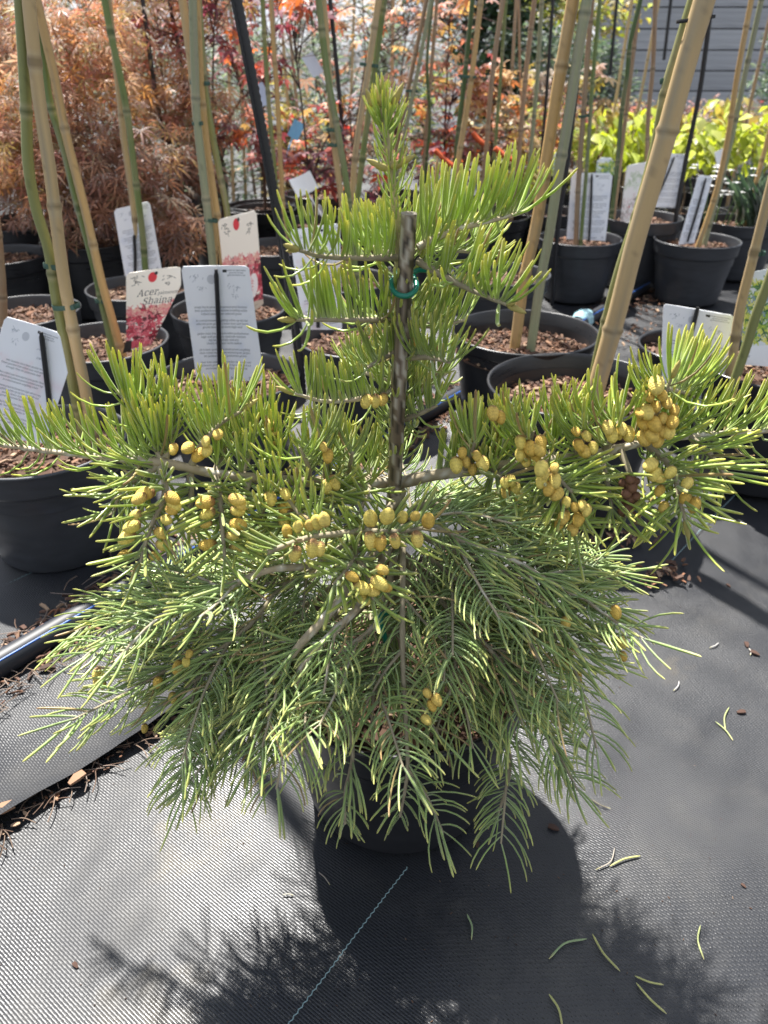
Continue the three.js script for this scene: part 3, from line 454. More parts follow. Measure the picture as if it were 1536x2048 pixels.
// drooping skirt
const HUB = (h, dx = 0, dz = 0) => V(POT.x - 0.004 + dx, h, -0.66 + dz);
const Lo = { style: 'L', L: .046, W: .0024, dens: 400, r0: .0036, r1: .0014 };
for (const [pts, o] of [
  [[HUB(.40), [805, 1080, .58], [805, 1200, .53], [806, 1330, .50], [812, 1450, .48], [815, 1540, .475], [792, 1685, .48]], { from: .2, twigs: 3, twigL: [.04, .06], dens: 300 }],
  [[HUB(.33), [640, 1330, .53], [680, 1420, .49], [705, 1500, .48], [690, 1590, .475], [690, 1680, .475]], { from: .4, twigs: 0, dens: 290 }],
  [[HUB(.34), [900, 1300, .55], [980, 1400, .52], [1020, 1520, .51], [1002, 1610, .51], [988, 1650, .51]], { from: .3, twigs: 2, dens: 290 }],
  [[HUB(.36), [880, 1200, .56], [980, 1300, .52], [1070, 1430, .505], [1150, 1570, .51]], { from: .2, twigs: 6 }],
  [[HUB(.35), [980, 1300, .53], [1070, 1380, .52], [1150, 1440, .53]], { from: .25, twigs: 5 }],
  [[HUB(.39), [900, 1150, .57], [1020, 1210, .54], [1140, 1290, .52], [1235, 1340, .52]], { from: .2, twigs: 6 }],
  [[HUB(.40), [860, 1045, .58], [945, 1090, .56], [1024, 1120, .55], [1150, 1190, .54], [1270, 1235, .54]], { from: .25, twigs: 6, bark: paleBark, r0: .0042 }],
  [[HUB(.39), [880, 1090, .58], [1000, 1140, .555], [1130, 1220, .54], [1240, 1280, .54]], { from: .25, twigs: 5 }],
  [[HUB(.38), [850, 1010, .64], [950, 1025, .65], [1050, 1060, .65], [1110, 1085, .65]], { from: .25, twigs: 5 }],
  [[HUB(.37), [850, 1010, .65], [960, 1050, .62], [1080, 1100, .60], [1200, 1140, .60], [1280, 1150, .60]], { from: .2, twigs: 7 }],
  [[HUB(.36), [840, 1010, .70], [910, 1000, .74], [990, 1015, .77]], { from: .2, twigs: 4 }],
  [[HUB(.40), [680, 1200, .53], [600, 1290, .505], [560, 1340, .50], [480, 1420, .50], [410, 1480, .50], [350, 1560, .50]], { from: .52, twigs: 6, bark: paleBark, r0: .0058, r1: .0018 }],
  [[HUB(.39), [720, 1210, .53], [650, 1280, .505], [600, 1340, .495], [570, 1400, .495], [530, 1450, .49]], { from: .55, twigs: 4, bark: paleBark, r0: .0058, r1: .0018 }],
  [[HUB(.37), [750, 1250, .53], [690, 1300, .51], [625, 1370, .50], [600, 1420, .49]], { from: .6, twigs: 3, bark: paleBark, r0: .0046 }],
  [[HUB(.40), [620, 1130, .56], [540, 1140, .535], [400, 1195, .52], [320, 1215, .53], [230, 1240, .54]], { from: .6, twigs: 5, bark: paleBark, r0: .0052 }],
  [[HUB(.38), [560, 1180, .57], [500, 1250, .54], [400, 1320, .525], [280, 1340, .53], [200, 1345, .54]], { from: .3, twigs: 8 }],
  [[HUB(.37), [500, 1290, .56], [420, 1340, .53], [350, 1395, .51], [290, 1430, .51]], { from: .35, twigs: 5 }],
  [[HUB(.40), [600, 1150, .59], [450, 1170, .585], [320, 1180, .59], [220, 1210, .59]], { from: .3, twigs: 7 }],
  [[HUB(.39), [650, 1090, .63], [520, 1105, .64], [420, 1130, .65]], { from: .25, twigs: 6 }],
  [[HUB(.36), [560, 1350, .51], [480, 1440, .50], [420, 1520, .495]], { from: .45, twigs: 4 }],
  [[HUB(.38), [700, 1060, .70], [600, 1050, .73], [520, 1060, .75]], { from: .3, twigs: 4 }],
  [[HUB(.33), [760, 1330, .53], [720, 1380, .50], [660, 1410, .49]], { from: .6, twigs: 4 }],
  [[HUB(.34), [870, 1250, .56], [960, 1330, .54], [1060, 1400, .53]], { from: .2, twigs: 6 }],
  [[HUB(.34), [650, 1250, .58], [540, 1330, .56], [440, 1380, .55]], { from: .6, twigs: 6 }],
  [[HUB(.36), [900, 1180, .60], [1000, 1230, .59], [1120, 1260, .59]], { from: .2, twigs: 6 }],
]) { const q = pts.map((p) => p.isVector3 ? p : at(...p)), n = q.length; q[n - 1] = q[n - 2].clone().lerp(q[n - 1], 0.62); B(q, { ...Lo, ...o }); }
// low inner tuft that closes over the soil
for (let k = 0; k < 9; k++) { const a = k * 2.4, l = rr(.08, .14); B([HUB(rr(.24, .36)), HUB(rr(.26, .33), Math.cos(a) * l * .6, Math.sin(a) * l * .6), HUB(rr(.2, .3), Math.cos(a) * l, Math.sin(a) * l)], { ...Lo, dens: 300, from: .15, twigs: 2, pal: 'L' }); }

// pollen cones, each a part of the fir
const coneGeos = [0, 1, 2].map((k) => {
  const g = new THREE.SphereGeometry(1, 22, 16), p = g.attributes.position, c = [];
  for (let i = 0; i < p.count; i++) {
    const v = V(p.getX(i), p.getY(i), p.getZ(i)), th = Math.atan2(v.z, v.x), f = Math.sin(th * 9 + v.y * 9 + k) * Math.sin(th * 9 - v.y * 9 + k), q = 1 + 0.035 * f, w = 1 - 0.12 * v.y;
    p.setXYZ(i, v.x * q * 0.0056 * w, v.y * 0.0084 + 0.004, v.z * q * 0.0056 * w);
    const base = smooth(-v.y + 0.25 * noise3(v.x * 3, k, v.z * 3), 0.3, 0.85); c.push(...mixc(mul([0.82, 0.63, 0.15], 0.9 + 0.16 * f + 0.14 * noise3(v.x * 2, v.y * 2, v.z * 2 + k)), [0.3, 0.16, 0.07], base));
  }
  g.setAttribute('color', new THREE.Float32BufferAttribute(c, 3)); g.computeVertexNormals(); return g;
});
const coneBump = dataTex(128, 128, (u, v) => { const a = u * 16, r = Math.floor(v * 14), x = (a + (r & 1) * .5) % 1 - .5, y = (v * 14) % 1 - .5, h = clamp(1 - 2.1 * Math.hypot(x, y), 0, 1); return [h, h, h]; });
const coneMats = [[1, 1, 1], [0.86, 0.78, 0.7], [0.94, 0.97, 0.9], [0.8, 0.68, 0.5]].map((t) => std({ color: lin(...t.map((x) => Math.min(1, x))), vertexColors: true, roughness: 0.75, bumpMap: coneBump, bumpScale: 0.0005 }));
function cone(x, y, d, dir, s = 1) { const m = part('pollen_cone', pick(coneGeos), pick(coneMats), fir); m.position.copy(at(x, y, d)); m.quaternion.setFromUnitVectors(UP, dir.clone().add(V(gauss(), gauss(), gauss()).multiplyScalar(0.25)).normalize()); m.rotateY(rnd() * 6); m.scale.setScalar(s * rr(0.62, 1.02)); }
const cones = (d, dir, list, s) => { for (const [x, y] of list) cone(x, y, d + rr(-0.004, 0.004), V(...dir), s); };
cones(.585, [-.2, -.2, 1], [[348, 893], [380, 893], [412, 878], [415, 898], [436, 866], [402, 905]]);
cones(.548, [-1, 0, .5], [[285, 993], [277, 1027], [262, 1070], [257, 1108], [272, 1050], [300, 985]]);
cones(.545, [1, -.1, .5], [[338, 992], [338, 1018], [329, 1038], [316, 1063], [320, 1088], [304, 1110], [343, 1005]]);
cones(.548, [-1, -.1, .4], [[420, 1003], [422, 1023], [425, 1090], [418, 1045]]);
cones(.545, [1, -.1, .4], [[466, 997], [468, 1020], [468, 1048], [459, 1070], [465, 1095], [478, 1010]]);
cones(.572, [.3, -.4, 1], [[568, 983], [577, 1000], [565, 1012], [568, 1034], [574, 1060], [540, 990]]);
cones(.632, [.2, -.4, 1], [[546, 858], [552, 880], [538, 846]]);
cones(.598, [.2, -.6, 1], [[665, 958], [646, 890], [652, 965], [656, 905]]);
cones(.512, [0, .9, .3], [[575, 1068], [596, 1058], [620, 1055], [650, 1046], [636, 1050]]);
cones(.512, [-.1, -.9, .3], [[592, 1100], [626, 1088], [640, 1090]]);
cones(.535, [0, .9, .35], [[742, 1044], [772, 1038], [804, 1038], [829, 1034], [856, 1048]], 1.08);
cones(.533, [0, -.9, .4], [[762, 1078], [789, 1075], [833, 1070], [740, 1072]], 1.05);
cones(.508, [.8, -.3, .5], [[758, 1137], [764, 1172], [712, 1172], [720, 1192], [698, 1150], [735, 1178], [752, 1160]], 1.05);
cones(.640, [-.3, -.8, .6], [[742, 655], [835, 675], [752, 795], [735, 797], [768, 793]], .95);
cones(.605, [.1, -.5, .9], [[925, 900], [930, 918], [963, 920], [945, 933], [912, 922], [952, 908]]);
cones(.592, [.1, -.5, .9], [[1040, 877], [1058, 890], [1082, 878], [1070, 903], [1052, 918], [1042, 903], [1075, 892]]);
cones(.59, [.1, -.5, .9], [[1150, 860], [1170, 867], [1186, 890], [1165, 898], [1155, 885]]);
cones(.59, [.1, -.5, .9], [[1215, 848], [1232, 868], [1255, 860], [1222, 862], [1242, 852]]);
cones(.585, [-.1, -.4, 1], [[1313, 762], [1297, 787], [1332, 801], [1310, 808], [1348, 816], [1292, 818], [1326, 831], [1305, 841], [1285, 840], [1345, 838], [1324, 855], [1300, 863], [1288, 868], [1280, 822], [1316, 872], [1336, 858], [1322, 786]], 1.12);
cones(.555, [-.3, -.5, .8], [[1085, 930], [1110, 932], [1085, 955], [1110, 953], [1100, 970], [1117, 983], [1133, 1000], [1130, 1028], [1120, 1042], [1146, 1050], [1150, 1010], [1092, 942], [1165, 1005], [1175, 1015], [1160, 1030]]);
cones(.565, [-.6, -.3, .7], [[1305, 926], [1325, 955], [1322, 976], [1330, 1010], [1314, 945], [1378, 962], [1374, 990], [1390, 1003], [1345, 940]]);
cones(.59, [0, -.5, .9], [[1010, 960], [1030, 970], [1035, 985], [1012, 978], [985, 820], [1000, 828], [1020, 955]]);
cones(.515, [0, -.2, 1], [[1120, 1303], [1140, 1292], [1136, 1311], [1118, 1322], [1131, 1330], [1112, 1292], [1152, 1347], [1230, 1218], [1243, 1280], [1245, 1308], [1130, 1240]], .92);
cones(.525, [-.2, -.5, .8], [[200, 1352], [207, 1366], [196, 1342]], .85);
cones(.508, [.1, -.3, .9], [[380, 1303], [372, 1320], [358, 1328], [345, 1390], [316, 1360], [290, 1452]], .88);
cones(.465, [.3, -.3, .9], [[852, 1382], [870, 1393], [848, 1435], [862, 1404]], .85);
// last year's withered cones, brown
const oldMat = std({ color: lin(0.16, 0.075, 0.04), roughness: 0.8 }), oldGeo = (() => { const g = new THREE.SphereGeometry(0.0046, 10, 8); g.scale(1, 0.8, 1); return g; })();
for (let k = 0; k < 18; k++) { const m = part('withered_cone', oldGeo, oldMat, fir); m.position.copy(at(1262 + gauss() * 12 - k * 0.6, 958 + k * 4.2, .572 + gauss() * 0.004)); m.rotation.set(rnd() * 3, rnd() * 3, 0); }

// stake and ties at the fir
{
  const pts = [at(772, 1080, .642), at(786, 1000, .644), at(797, 800, .643), at(808, 600, .643), at(818, 427, .642)], z = 3;
  const t = thing('bamboo_stake', 'weathered grey-brown bamboo stake with cut hollow top beside the fir trunk', 'stake');
  const L = 0.42;
  pts.unshift(V(POT.x - 0.01, 0.16, -0.645));
  const tone = (t, a) => { const g = noise3(Math.cos(a) * 2.6, Math.sin(a) * 2.6, t * 7), f = noise3(Math.cos(a) * 6, Math.sin(a) * 6, t * 22); let c = mixc([0.12, 0.085, 0.055], [0.27, 0.22, 0.165], clamp(0.45 + 0.6 * g, 0, 1)); if (f > 0.38) c = [0.4, 0.36, 0.3]; if (f < -0.3) c = [0.035, 0.025, 0.018]; return c; };
  part('shaft', tube(pts, (u) => 0.0066 * (1 + 0.1 * Math.exp(-(((u - 0.63) / 0.006) ** 2)) + 0.1 * Math.exp(-(((u - 0.3) / 0.006) ** 2))), tone, 150, 14, new Bag(), false).geo(), caneMat, t);
  const topDir = pts[5].clone().sub(pts[4]).normalize(), cut = lathe([[0.0066, 0], [0.0064, 0.0005], [0.0038, 0.0004], [0.0034, -0.004], [0.0002, -0.006]], 18), m = part('cut_end', cut, std({ color: lin(0.3, 0.26, 0.2), roughness: 0.9 }), t); m.position.copy(pts[5]); m.quaternion.setFromUnitVectors(UP, topDir);
  const green = std({ color: lin(0.005, 0.16, 0.105), roughness: 0.35 });
  const c = at(808, 572, .645), ring = []; for (let k = 0; k <= 30; k++) { const a = -2.6 + (k / 30) * 5.2; ring.push(c.clone().add(V(Math.sin(a) * 0.0105, -0.006 * Math.cos(a) + 0.001, Math.cos(a) * 0.0125))); }
  ring.unshift(c.clone().add(V(-0.004, 0.012, -0.02))); ring.push(c.clone().add(V(0.012, 0.010, -0.012)), c.clone().add(V(0.024, 0.011, -0.006)));
  const tg = thing('plant_tie', 'glossy green tube tie looped round the top of the grey stake', 'tie', V(0, 0, 0), 'plastic ties around the canes');
  part('loop', tube(ring, () => 0.0023, () => [1, 1, 1], 90, 8).geo(), green, tg);
  const tg2 = thing('plant_tie', 'green tie low down among the fir branches near the trunk base', 'tie', V(0, 0, 0), 'plastic ties around the canes');
  part('loop', tube([at(790, 1225, .545), at(766, 1228, .535), at(760, 1240, .53), at(766, 1262, .53), at(774, 1290, .535)], () => 0.0026, () => [1, 1, 1], 40, 8).geo(), green, tg2);
}
// needles lying on the fabric, one by one
{
  const fm = phys({ vertexColors: true, roughness: 0.85, transmission: 0.2, thickness: 0, clearcoat: 0.3, clearcoatRoughness: 0.4 });
  const fresh = [[0.45, 0.45, 0.16], [0.36, 0.4, 0.16], [0.27, 0.36, 0.17]], dry = [0.34, 0.3, 0.25];
  const lay = (x0, y0, x1, y1, bow, tone, label, w0 = 0.0023) => { const w = w0 * 0.85;
    const a = onPlane(x0, y0), b = onPlane(x1, y1), s = V(b.z - a.z, 0, a.x - b.x), m = a.clone().lerp(b, 0.5).addScaledVector(s, bow); for (const q of [a, b, m]) q.y = groundY(q.x, q.z) + 0.0022; m.y += 0.001;
    solo('fallen_needle', tube([a, m, b], (t) => w * 0.5 * Math.min(1, 0.3 + 6 * Math.min(t, 1 - t)), (t) => mixc(tone, [0.5, 0.46, 0.2], Math.max(0, t * 5 - 4)), 18, 6).geo(), fm, label, 'needle', 'fir needles fallen on the ground fabric');
  };
  lay(1185, 1866, 1241, 1941, -.08, fresh[0], 'long yellow needle curving down right beside the straight greener one', .0026);
  lay(1174, 1876, 1098, 1918, -.12, fresh[2], 'greenish needle slanting up right, left of the long yellow one', .0026);
  lay(1270, 1950, 1328, 1968, -.08, fresh[0], 'short yellow needle just above the lowest right needle');
  lay(1273, 1964, 1334, 2026, -.06, fresh[0], 'yellow needle nearest the lower right corner, below the short one', .0025);
  lay(1098, 1988, 1125, 2052, .1, fresh[0], 'yellow needle cut off by the bottom edge right of centre', .0026);
  lay(1401, 1850, 1409, 1917, -.12, fresh[1], 'lone pale green needle at far right, bowed to the right');
  lay(934, 1828, 943, 1880, .1, fresh[2], 'lone grey-green needle in the dark shade below the pot');
  lay(1281, 1711, 1220, 1731, -.05, fresh[0], 'bright yellow needle touching a dull curved one right of the pot', .0026);
  lay(1230, 1694, 1192, 1738, .16, dry, 'dull grey-green curved needle crossing the end of a yellow one', .0018);
  lay(1432, 1440, 1467, 1478, .06, fresh[1], 'lower needle of the yellow pair forming a Y at right', .0024);
  lay(1459, 1412, 1452, 1458, -.08, fresh[1], 'upright needle of the yellow pair forming a Y at right', .0024);
  lay(1359, 1359, 1348, 1378, .1, [.5, .48, .45], 'short whitish dry needle right of the lower foliage', .002);
  lay(1438, 1284, 1420, 1293, .1, [.5, .48, .45], 'short whitish dry needle at the right, above the Y shaped pair', .002);
  lay(1498, 1295, 1501, 1310, .1, [.5, .46, .4], 'tiny pale dry needle by the brown bark bits at right', .002);
  lay(565, 1790, 586, 1790, .06, [.42, .4, .33], 'short pale needle on the bright fabric left of the pot shadow', .002);
  lay(637, 1742, 660, 1768, .04, dry, 'thin grey dry needle at the left foot of the pot', .0014);
  lay(1183, 1597, 1222, 1616, -.1, [.2, .17, .1], 'brown needle at the tip of the lower right spray', .0016);
  for (const [x, y, s, l] of [[1108, 1652, .013, 'dark brown bark bit on the fabric right of the pot'], [1483, 1422, .012, 'brown bark bit beside the Y shaped pair of needles'], [1494, 1288, .012, 'reddish bark bit near the tiny pale needle'], [1510, 1306, .014, 'brown bark bit at the right edge of the fabric'], [955, 1686, .007, 'small black crumb below the right side of the pot'], [1458, 1168, .009, 'dark bark bit under the right fir branch'], [150, 1928, .008, 'black crumb on the bright fabric at lower left'], [12, 1634, .026, 'rounded tan bark piece on the lapped fabric edge at left'], [158, 1572, .022, 'orange-brown bark piece in the fold of the fabric'], [1488, 1770, .006, 'tiny dark crumb at the right edge lower down']]) {
    const q = onPlane(x, y); q.y = groundY(q.x, q.z) + s * 0.2 + (x < 200 && y < 1700 ? 0.012 : 0); const m = solo('bark_bit', chipGeos[1], std({ color: lin(...(x < 200 && y < 1700 ? [0.26, 0.15, 0.09] : [0.06, 0.03, 0.02])), roughness: 0.9 }), l, 'bark', 'bark bits lying on the fabric'); m.position.copy(q); m.scale.set(s, s * 0.9, s * 1.3); m.rotation.y = rnd() * 3;
  }
}

// ---------------------------------------------------------------- water pipe, drip hose, litter
{
  const A = onPlane(0, 1325, 0.024), Bp = onPlane(1160, 648, 0.024), dir = Bp.clone().sub(A).normalize(), t = thing('water_pipe', 'black plastic water pipe with blue stripes running between the pot rows', 'pipe');
  const a = A.clone().addScaledVector(dir, -0.9), e = Bp.clone().addScaledVector(dir, 1.6);
  const pts = [0, .2, .4, .6, .8, 1].map((k) => { const q = a.clone().lerp(e, k); q.x += 0.004 * Math.sin(k * 9); return q; });
  part('tube', tube(pts, () => 0.02, () => [1, 1, 1], 60, 24).geo(), std({ color: lin(0.013, 0.015, 0.02), roughness: 0.5 }), t);
  const side = V(-dir.z, 0, dir.x); if (side.z < 0) side.negate();
  for (const [ang] of [[0.9], [2.5]]) { const off = side.clone().multiplyScalar(Math.cos(ang) * 0.0188).add(V(0, Math.sin(ang) * 0.0188, 0)); part('blue_stripe', tube(pts.map((q) => q.clone().add(off)), () => 0.0019, () => [1, 1, 1], 60, 6).geo(), std({ color: lin(0.02, 0.11, 0.42), roughness: 0.4 }), t); }
  const cg = lathe([[0.02, -0.045], [0.026, -0.045], [0.027, -0.02], [0.0315, -0.018], [0.033, -0.012], [0.033, 0.016], [0.031, 0.02], [0.026, 0.024], [0.0255, 0.045], [0.02, 0.046]], 20), cp = part('coupling', cg, std({ color: lin(0.3, 0.48, 0.52), roughness: 0.45 }), t);
  cp.position.copy(onPlane(1165, 640, 0.024)); cp.quaternion.setFromUnitVectors(UP, dir);
  for (let k = 0; k < 12; k++) { const r = new THREE.BoxGeometry(0.004, 0.026, 0.003); const m = part('rib', r, cp.material, cp); const q = (k / 12) * 6.2832; m.position.set(Math.cos(q) * 0.0335, 0.002, Math.sin(q) * 0.0335); m.rotation.y = -q + Math.PI / 2; }
  // litter of bark and dry needles banked along both sides of the pipe, and in the lap of the fabric
  const lit = thing('bark_litter', null, null, V(0, 0, 0), null, 'stuff');
  chips('bark_crumbs', 1500, () => { const s = rr(-0.4, 1.6) + (rnd() < 0.5 ? 0 : rr(0, 1.2)), far = rnd() < 0.68, o = (far ? -1 : 1) * (0.026 + Math.abs(gauss()) * (far ? 0.038 : 0.03)), q = A.clone().addScaledVector(dir, s).addScaledVector(side, o); return [q.x, 0.011 + rr(0, 0.012) * Math.exp(-(Math.abs(o) - 0.02) / 0.02), q.z, 0.35]; }, lit, [0.006, 0.022]);
  chips('bark_crumbs', 220, () => { const s = rr(-0.25, 1.4), q = E0.clone().addScaledVector(EDIR, s).addScaledVector(EOUT, -Math.abs(gauss()) * 0.014 + 0.006); return [q.x, 0.002 + rr(0, 0.004), q.z, 0.25]; }, lit, [0.004, 0.011]);
  chips('bark_crumbs', 420, () => { const [x, y] = pick([[1150, 1045], [1240, 1075], [1330, 1155], [1140, 1000], [1250, 670], [1300, 620], [1330, 600]]), q = onPlane(x + gauss() * 45, y + gauss() * 18); return [q.x, 0.004 + rr(0, 0.005), q.z, 0.3]; }, lit, [0.006, 0.02]);
  chips('grit', 300, () => { const q = onPlane(rr(-50, 1600), rr(1180, 2060)); return [q.x, groundY(q.x, q.z) + 0.0008, q.z, 0.2]; }, lit, [0.001, 0.003], 'stuff', 0.45);
  const bag = new Bag(), dryN = (q, l, w) => { const a = rnd() * 6.28, p = [q, q.clone().add(V(Math.cos(a) * l * .5, 0.002, Math.sin(a) * l * .5)), q.clone().add(V(Math.cos(a + .14) * l, rr(-.002, .003), Math.sin(a + .14) * l))]; const c = mul(pick([[0.2, 0.14, 0.1], [0.27, 0.21, 0.17], [0.13, 0.08, 0.055]]), rr(.7, 1.2)); tube(p, () => w, () => c, 5, 4, bag, false); };
  for (let k = 0; k < 420; k++) { const s = rr(-0.35, 0.9), o = (rnd() < 0.4 ? -1 : 1) * (0.03 + Math.abs(gauss()) * 0.045), q = A.clone().addScaledVector(dir, s).addScaledVector(side, o); q.y = 0.016; dryN(q, rr(.02, .045), .0007); }
  for (let k = 0; k < 200; k++) { const q = E0.clone().addScaledVector(EDIR, rr(-.3, 1)).addScaledVector(EOUT, -Math.abs(gauss()) * 0.016 + 0.004); q.y = 0.006; dryN(q, rr(.02, .04), .0007); }
  part('dry_needles', bag.geo(), std({ vertexColors: true, roughness: 0.9 }), lit, 'stuff');
  const hose = thing('drip_hose', 'thin black drip hose curling over pale ground behind the left pots', 'hose');
  part('tube', tube([at(352, 395, 3.0), at(362, 450, 2.9), at(372, 522, 2.72), at(378, 528, 2.7), at(388, 505, 2.75), at(402, 480, 2.82), at(398, 462, 2.86), at(368, 440, 2.92), at(352, 420, 2.98)], () => 0.0045, () => [1, 1, 1], 80, 6).geo(), plastic, hose);
}

// ---------------------------------------------------------------- pots of the rows behind
const P = {};
const row = (key, x, y, label, o = {}) => { const h = o.h ?? 0.22; const p = under(x, y, h); P[key] = { d: -p.z, h, p }; pot(p, label, { group: 'black nursery pots standing in rows', ...o }); };
row('lf', 78, 876, 'dark grey pot at left edge beside the blue striped pipe');
row('sh', 205, 680, 'dark grey pot holding the Shaina label');
row('ml', 455, 750, 'dark grey pot behind the big white label, partly hidden by fir needles');
row('mr', 457, 615, 'dark grey pot with four canes and the red picture label');
row('c1', 722, 672, 'dark pot directly behind the fir trunk with bark mulch');
row('c2', 680, 557, 'dark pot with two pairs of canes behind the upper fir branches', { chipsN: 200 });
row('l1', 40, 620, 'dark grey bark filled pot at left edge behind the tilted white label');
row('l2', 279, 572, 'dark grey pot behind the Shaina label', { chipsN: 200 });
row('l3', -3, 508, 'shiny black pot cut off by the left edge', { mat: 1, h: 0.24, r: 0.155 });
row('l4', 178, 478, 'black pot with the slim trunk of the rust maple', { mat: 1, h: 0.25, r: 0.16, chipsN: 220 });
row('l5', 62, 440, 'wide black pot farthest back at the left edge', { mat: 1, h: 0.26, r: 0.2, chipsN: 200 });
row('l6', 310, 395, 'tall dark blue-black pot under the drooping maple leaves', { mat: 1, h: 0.34, r: 0.16, chipsN: 0 });
row('c3', 548, 492, 'dark pot right of the red picture label', { chipsN: 160 });
row('c4', 522, 408, 'black pot under the small red maple behind the ribbed stake', { mat: 1, chipsN: 90 });
row('c5', 640, 385, 'wide black pot beneath the white hanging tag', { mat: 1, h: 0.24, r: 0.17, chipsN: 90 });
row('c6', 395, 340, 'small black pot behind the four canes at left', { mat: 1, chipsN: 0 });
row('r1', 1050, 660, 'wide black pot with a tan and a grey-green cane, right of the fir', { h: 0.26, r: 0.165, mat: 1, fill: 0.05, band: 0.03, chipsN: 460 });
row('r2', 1155, 765, 'wide black pot holding the thick tan cane', { h: 0.26, r: 0.17, mat: 1, fill: 0.055, band: 0.03, chipsN: 520 });
row('r3', 1390, 690, 'dark pot behind the white label at right', { mat: 1, h: 0.2, r: 0.13, chipsN: 260 });
row('r4', 1560, 722, 'black pot at the right edge with the green picture label', { h: 0.26, r: 0.165, mat: 1 });
row('r5', 1395, 478, 'dark grey pot standing alone on the fabric at upper right', { chipsN: 220 });
row('r6', 1160, 474, 'dark grey pot with the upright white label', { chipsN: 160 });
row('r7', 1285, 432, 'dark grey pot behind the thick cane with a pale picture label', { h: 0.26, chipsN: 120 });
row('r8', 1487, 440, 'dark grey pot at the right with dark grassy leaves', { chipsN: 160 });
row('r9', 1002, 545, 'dark pot half hidden by the upper right fir branch', { chipsN: 160 });
row('r10', 900, 470, 'dark pot behind the upper right fir needles', { chipsN: 60 });
row('r11', 985, 430, 'black pot farther back behind the fir top', { chipsN: 0, mat: 1 });
row('r12', 1085, 420, 'black pot between the two long tan canes', { chipsN: 0, mat: 1 });
row('r13', 830, 420, 'black pot straight behind the fir leader', { chipsN: 0, mat: 1 });

// ---------------------------------------------------------------- canes
const D = (k, dz = 0) => P[k].d + dz;
cane('green crooked cane at far left edge in the left front pot', 'olive', .0092, [[165, 858], [150, 793], [133, 700], [113, 600], [97, 500], [72, 417], [57, 333], [52, 213], [40, 0]], D('lf', .06));
cane('tan cane tied to the crooked green one in the left front pot', 'tan', .0105, [[183, 862], [172, 790], [150, 680], [128, 560], [112, 440], [98, 330], [78, 200], [57, 0]], D('lf', .05));
cane('slender green cane in the pot with the Shaina label', 'green', .0083, [[226, 700], [205, 610], [185, 520], [152, 400], [128, 300], [100, 205], [85, 110], [62, 0]], D('sh', -.03));
cane('golden cane beside the slender green one in the Shaina pot', 'gold', .0098, [[241, 697], [222, 630], [205, 570], [170, 420], [130, 260], [108, 150], [73, 0]], D('sh', -.04));
cane('pale tan cane in front of the white text label at left', 'tan', .0085, [[281, 545], [267, 417], [248, 283], [240, 207], [228, 100], [217, 0]], D('l2'));
cane('dark green cane bowing beside the pale one at left', 'green', .0092, [[291, 545], [285, 470], [268, 333], [256, 240], [240, 150], [222, 70], [209, 0]], D('l2', -.02));
cane('tan cane leftmost of the four in the pot with red label', 'tan', .0105, [[428, 600], [425, 450], [400, 300], [385, 150], [365, 0]], D('mr', .03));
cane('grey-green cane second of the four in the pot with red label', 'grey', .0105, [[432, 605], [425, 520], [418, 450], [405, 340], [394, 240], [389, 120], [385, 0]], D('mr', -.02));
cane('orange-tan cane third of the four in the pot with red label', 'gold', .0088, [[450, 605], [443, 500], [436, 440], [415, 300], [402, 170], [394, 0]], D('mr', .01));
cane('olive cane rightmost of the four in the pot with red label', 'olive', .0088, [[462, 600], [455, 430], [440, 350], [425, 270], [410, 170], [397, 0]], D('mr', .05));
cane('thin green cane right of the black ribbed stake', 'green', .0078, [[566, 520], [549, 333], [537, 200], [530, 100], [525, 0]], D('c3'));
cane('slim orange-tan cane right of the black ribbed stake', 'gold', .0085, [[576, 520], [565, 400], [555, 200], [548, 100], [542, 0]], D('c3', -.02));
cane('green cane leaning left behind the fir leader', 'green', .0098, [[712, 560], [695, 383], [675, 260], [655, 150], [637, 0]], D('c2', -.02));
cane('tan cane strapped to the left leaning green cane', 'tan', .0095, [[698, 560], [685, 417], [668, 283], [658, 150], [647, 0]], D('c2', .01));
cane('tan cane leaning right just left of the fir tip', 'tan', .0098, [[680, 560], [703, 400], [712, 300], [735, 150], [757, 0]], D('c2', .05));
cane('green cane behind the right leaning tan one left of fir tip', 'green', .0095, [[700, 560], [715, 400], [727, 300], [748, 150], [768, 0]], D('c2', .08));
cane('brown cane leaning right just behind the fir tip', 'brown', .0095, [[752, 480], [785, 330], [805, 233], [822, 150], [853, 0]], D('r13', -.1));
cane('dull green cane leaning beside the brown one behind the fir tip', 'grey', .009, [[768, 480], [798, 330], [815, 240], [834, 150], [862, 0]], D('r13', -.12));
cane('thin dark green wavy cane right of the fir leader', 'dark', .0072, [[846, 430], [852, 330], [860, 240], [854, 130], [865, 0]], D('r13'));
cane('pale brown cane behind the dark green wavy one', 'brown', .0085, [[838, 430], [848, 320], [858, 200], [866, 100], [874, 0]], D('r13', .05));
cane('tan cane with a green tie right of the fir leader', 'gold', .0105, [[893, 470], [915, 333], [939, 183], [962, 0]], D('r10'));
cane('dark green cane tied to the tan one right of the fir leader', 'dark', .0095, [[905, 470], [915, 280], [930, 150], [945, 0]], D('r10', .03));
cane('brown cane in the middle distance right of centre', 'brown', .0105, [[958, 430], [970, 330], [985, 150], [1006, 0]], D('r11'));
cane('thin green cane behind the middle brown one', 'green', .0075, [[985, 430], [988, 330], [1000, 170], [1008, 60], [1012, 0]], D('r11', .05));
cane('greyish brown cane left of the long tan cane at right', 'brown', .0105, [[1024, 420], [1034, 350], [1050, 167], [1069, 0]], D('r12', -.1));
cane('thin tan cane rising behind the greyish brown one', 'brown', .0065, [[1045, 420], [1045, 260], [1040, 130], [1038, 0]], D('r12', .4));
cane('dull green cane between two long canes at right', 'grey', .0095, [[1052, 420], [1062, 300], [1075, 150], [1084, 0]], D('r12'));
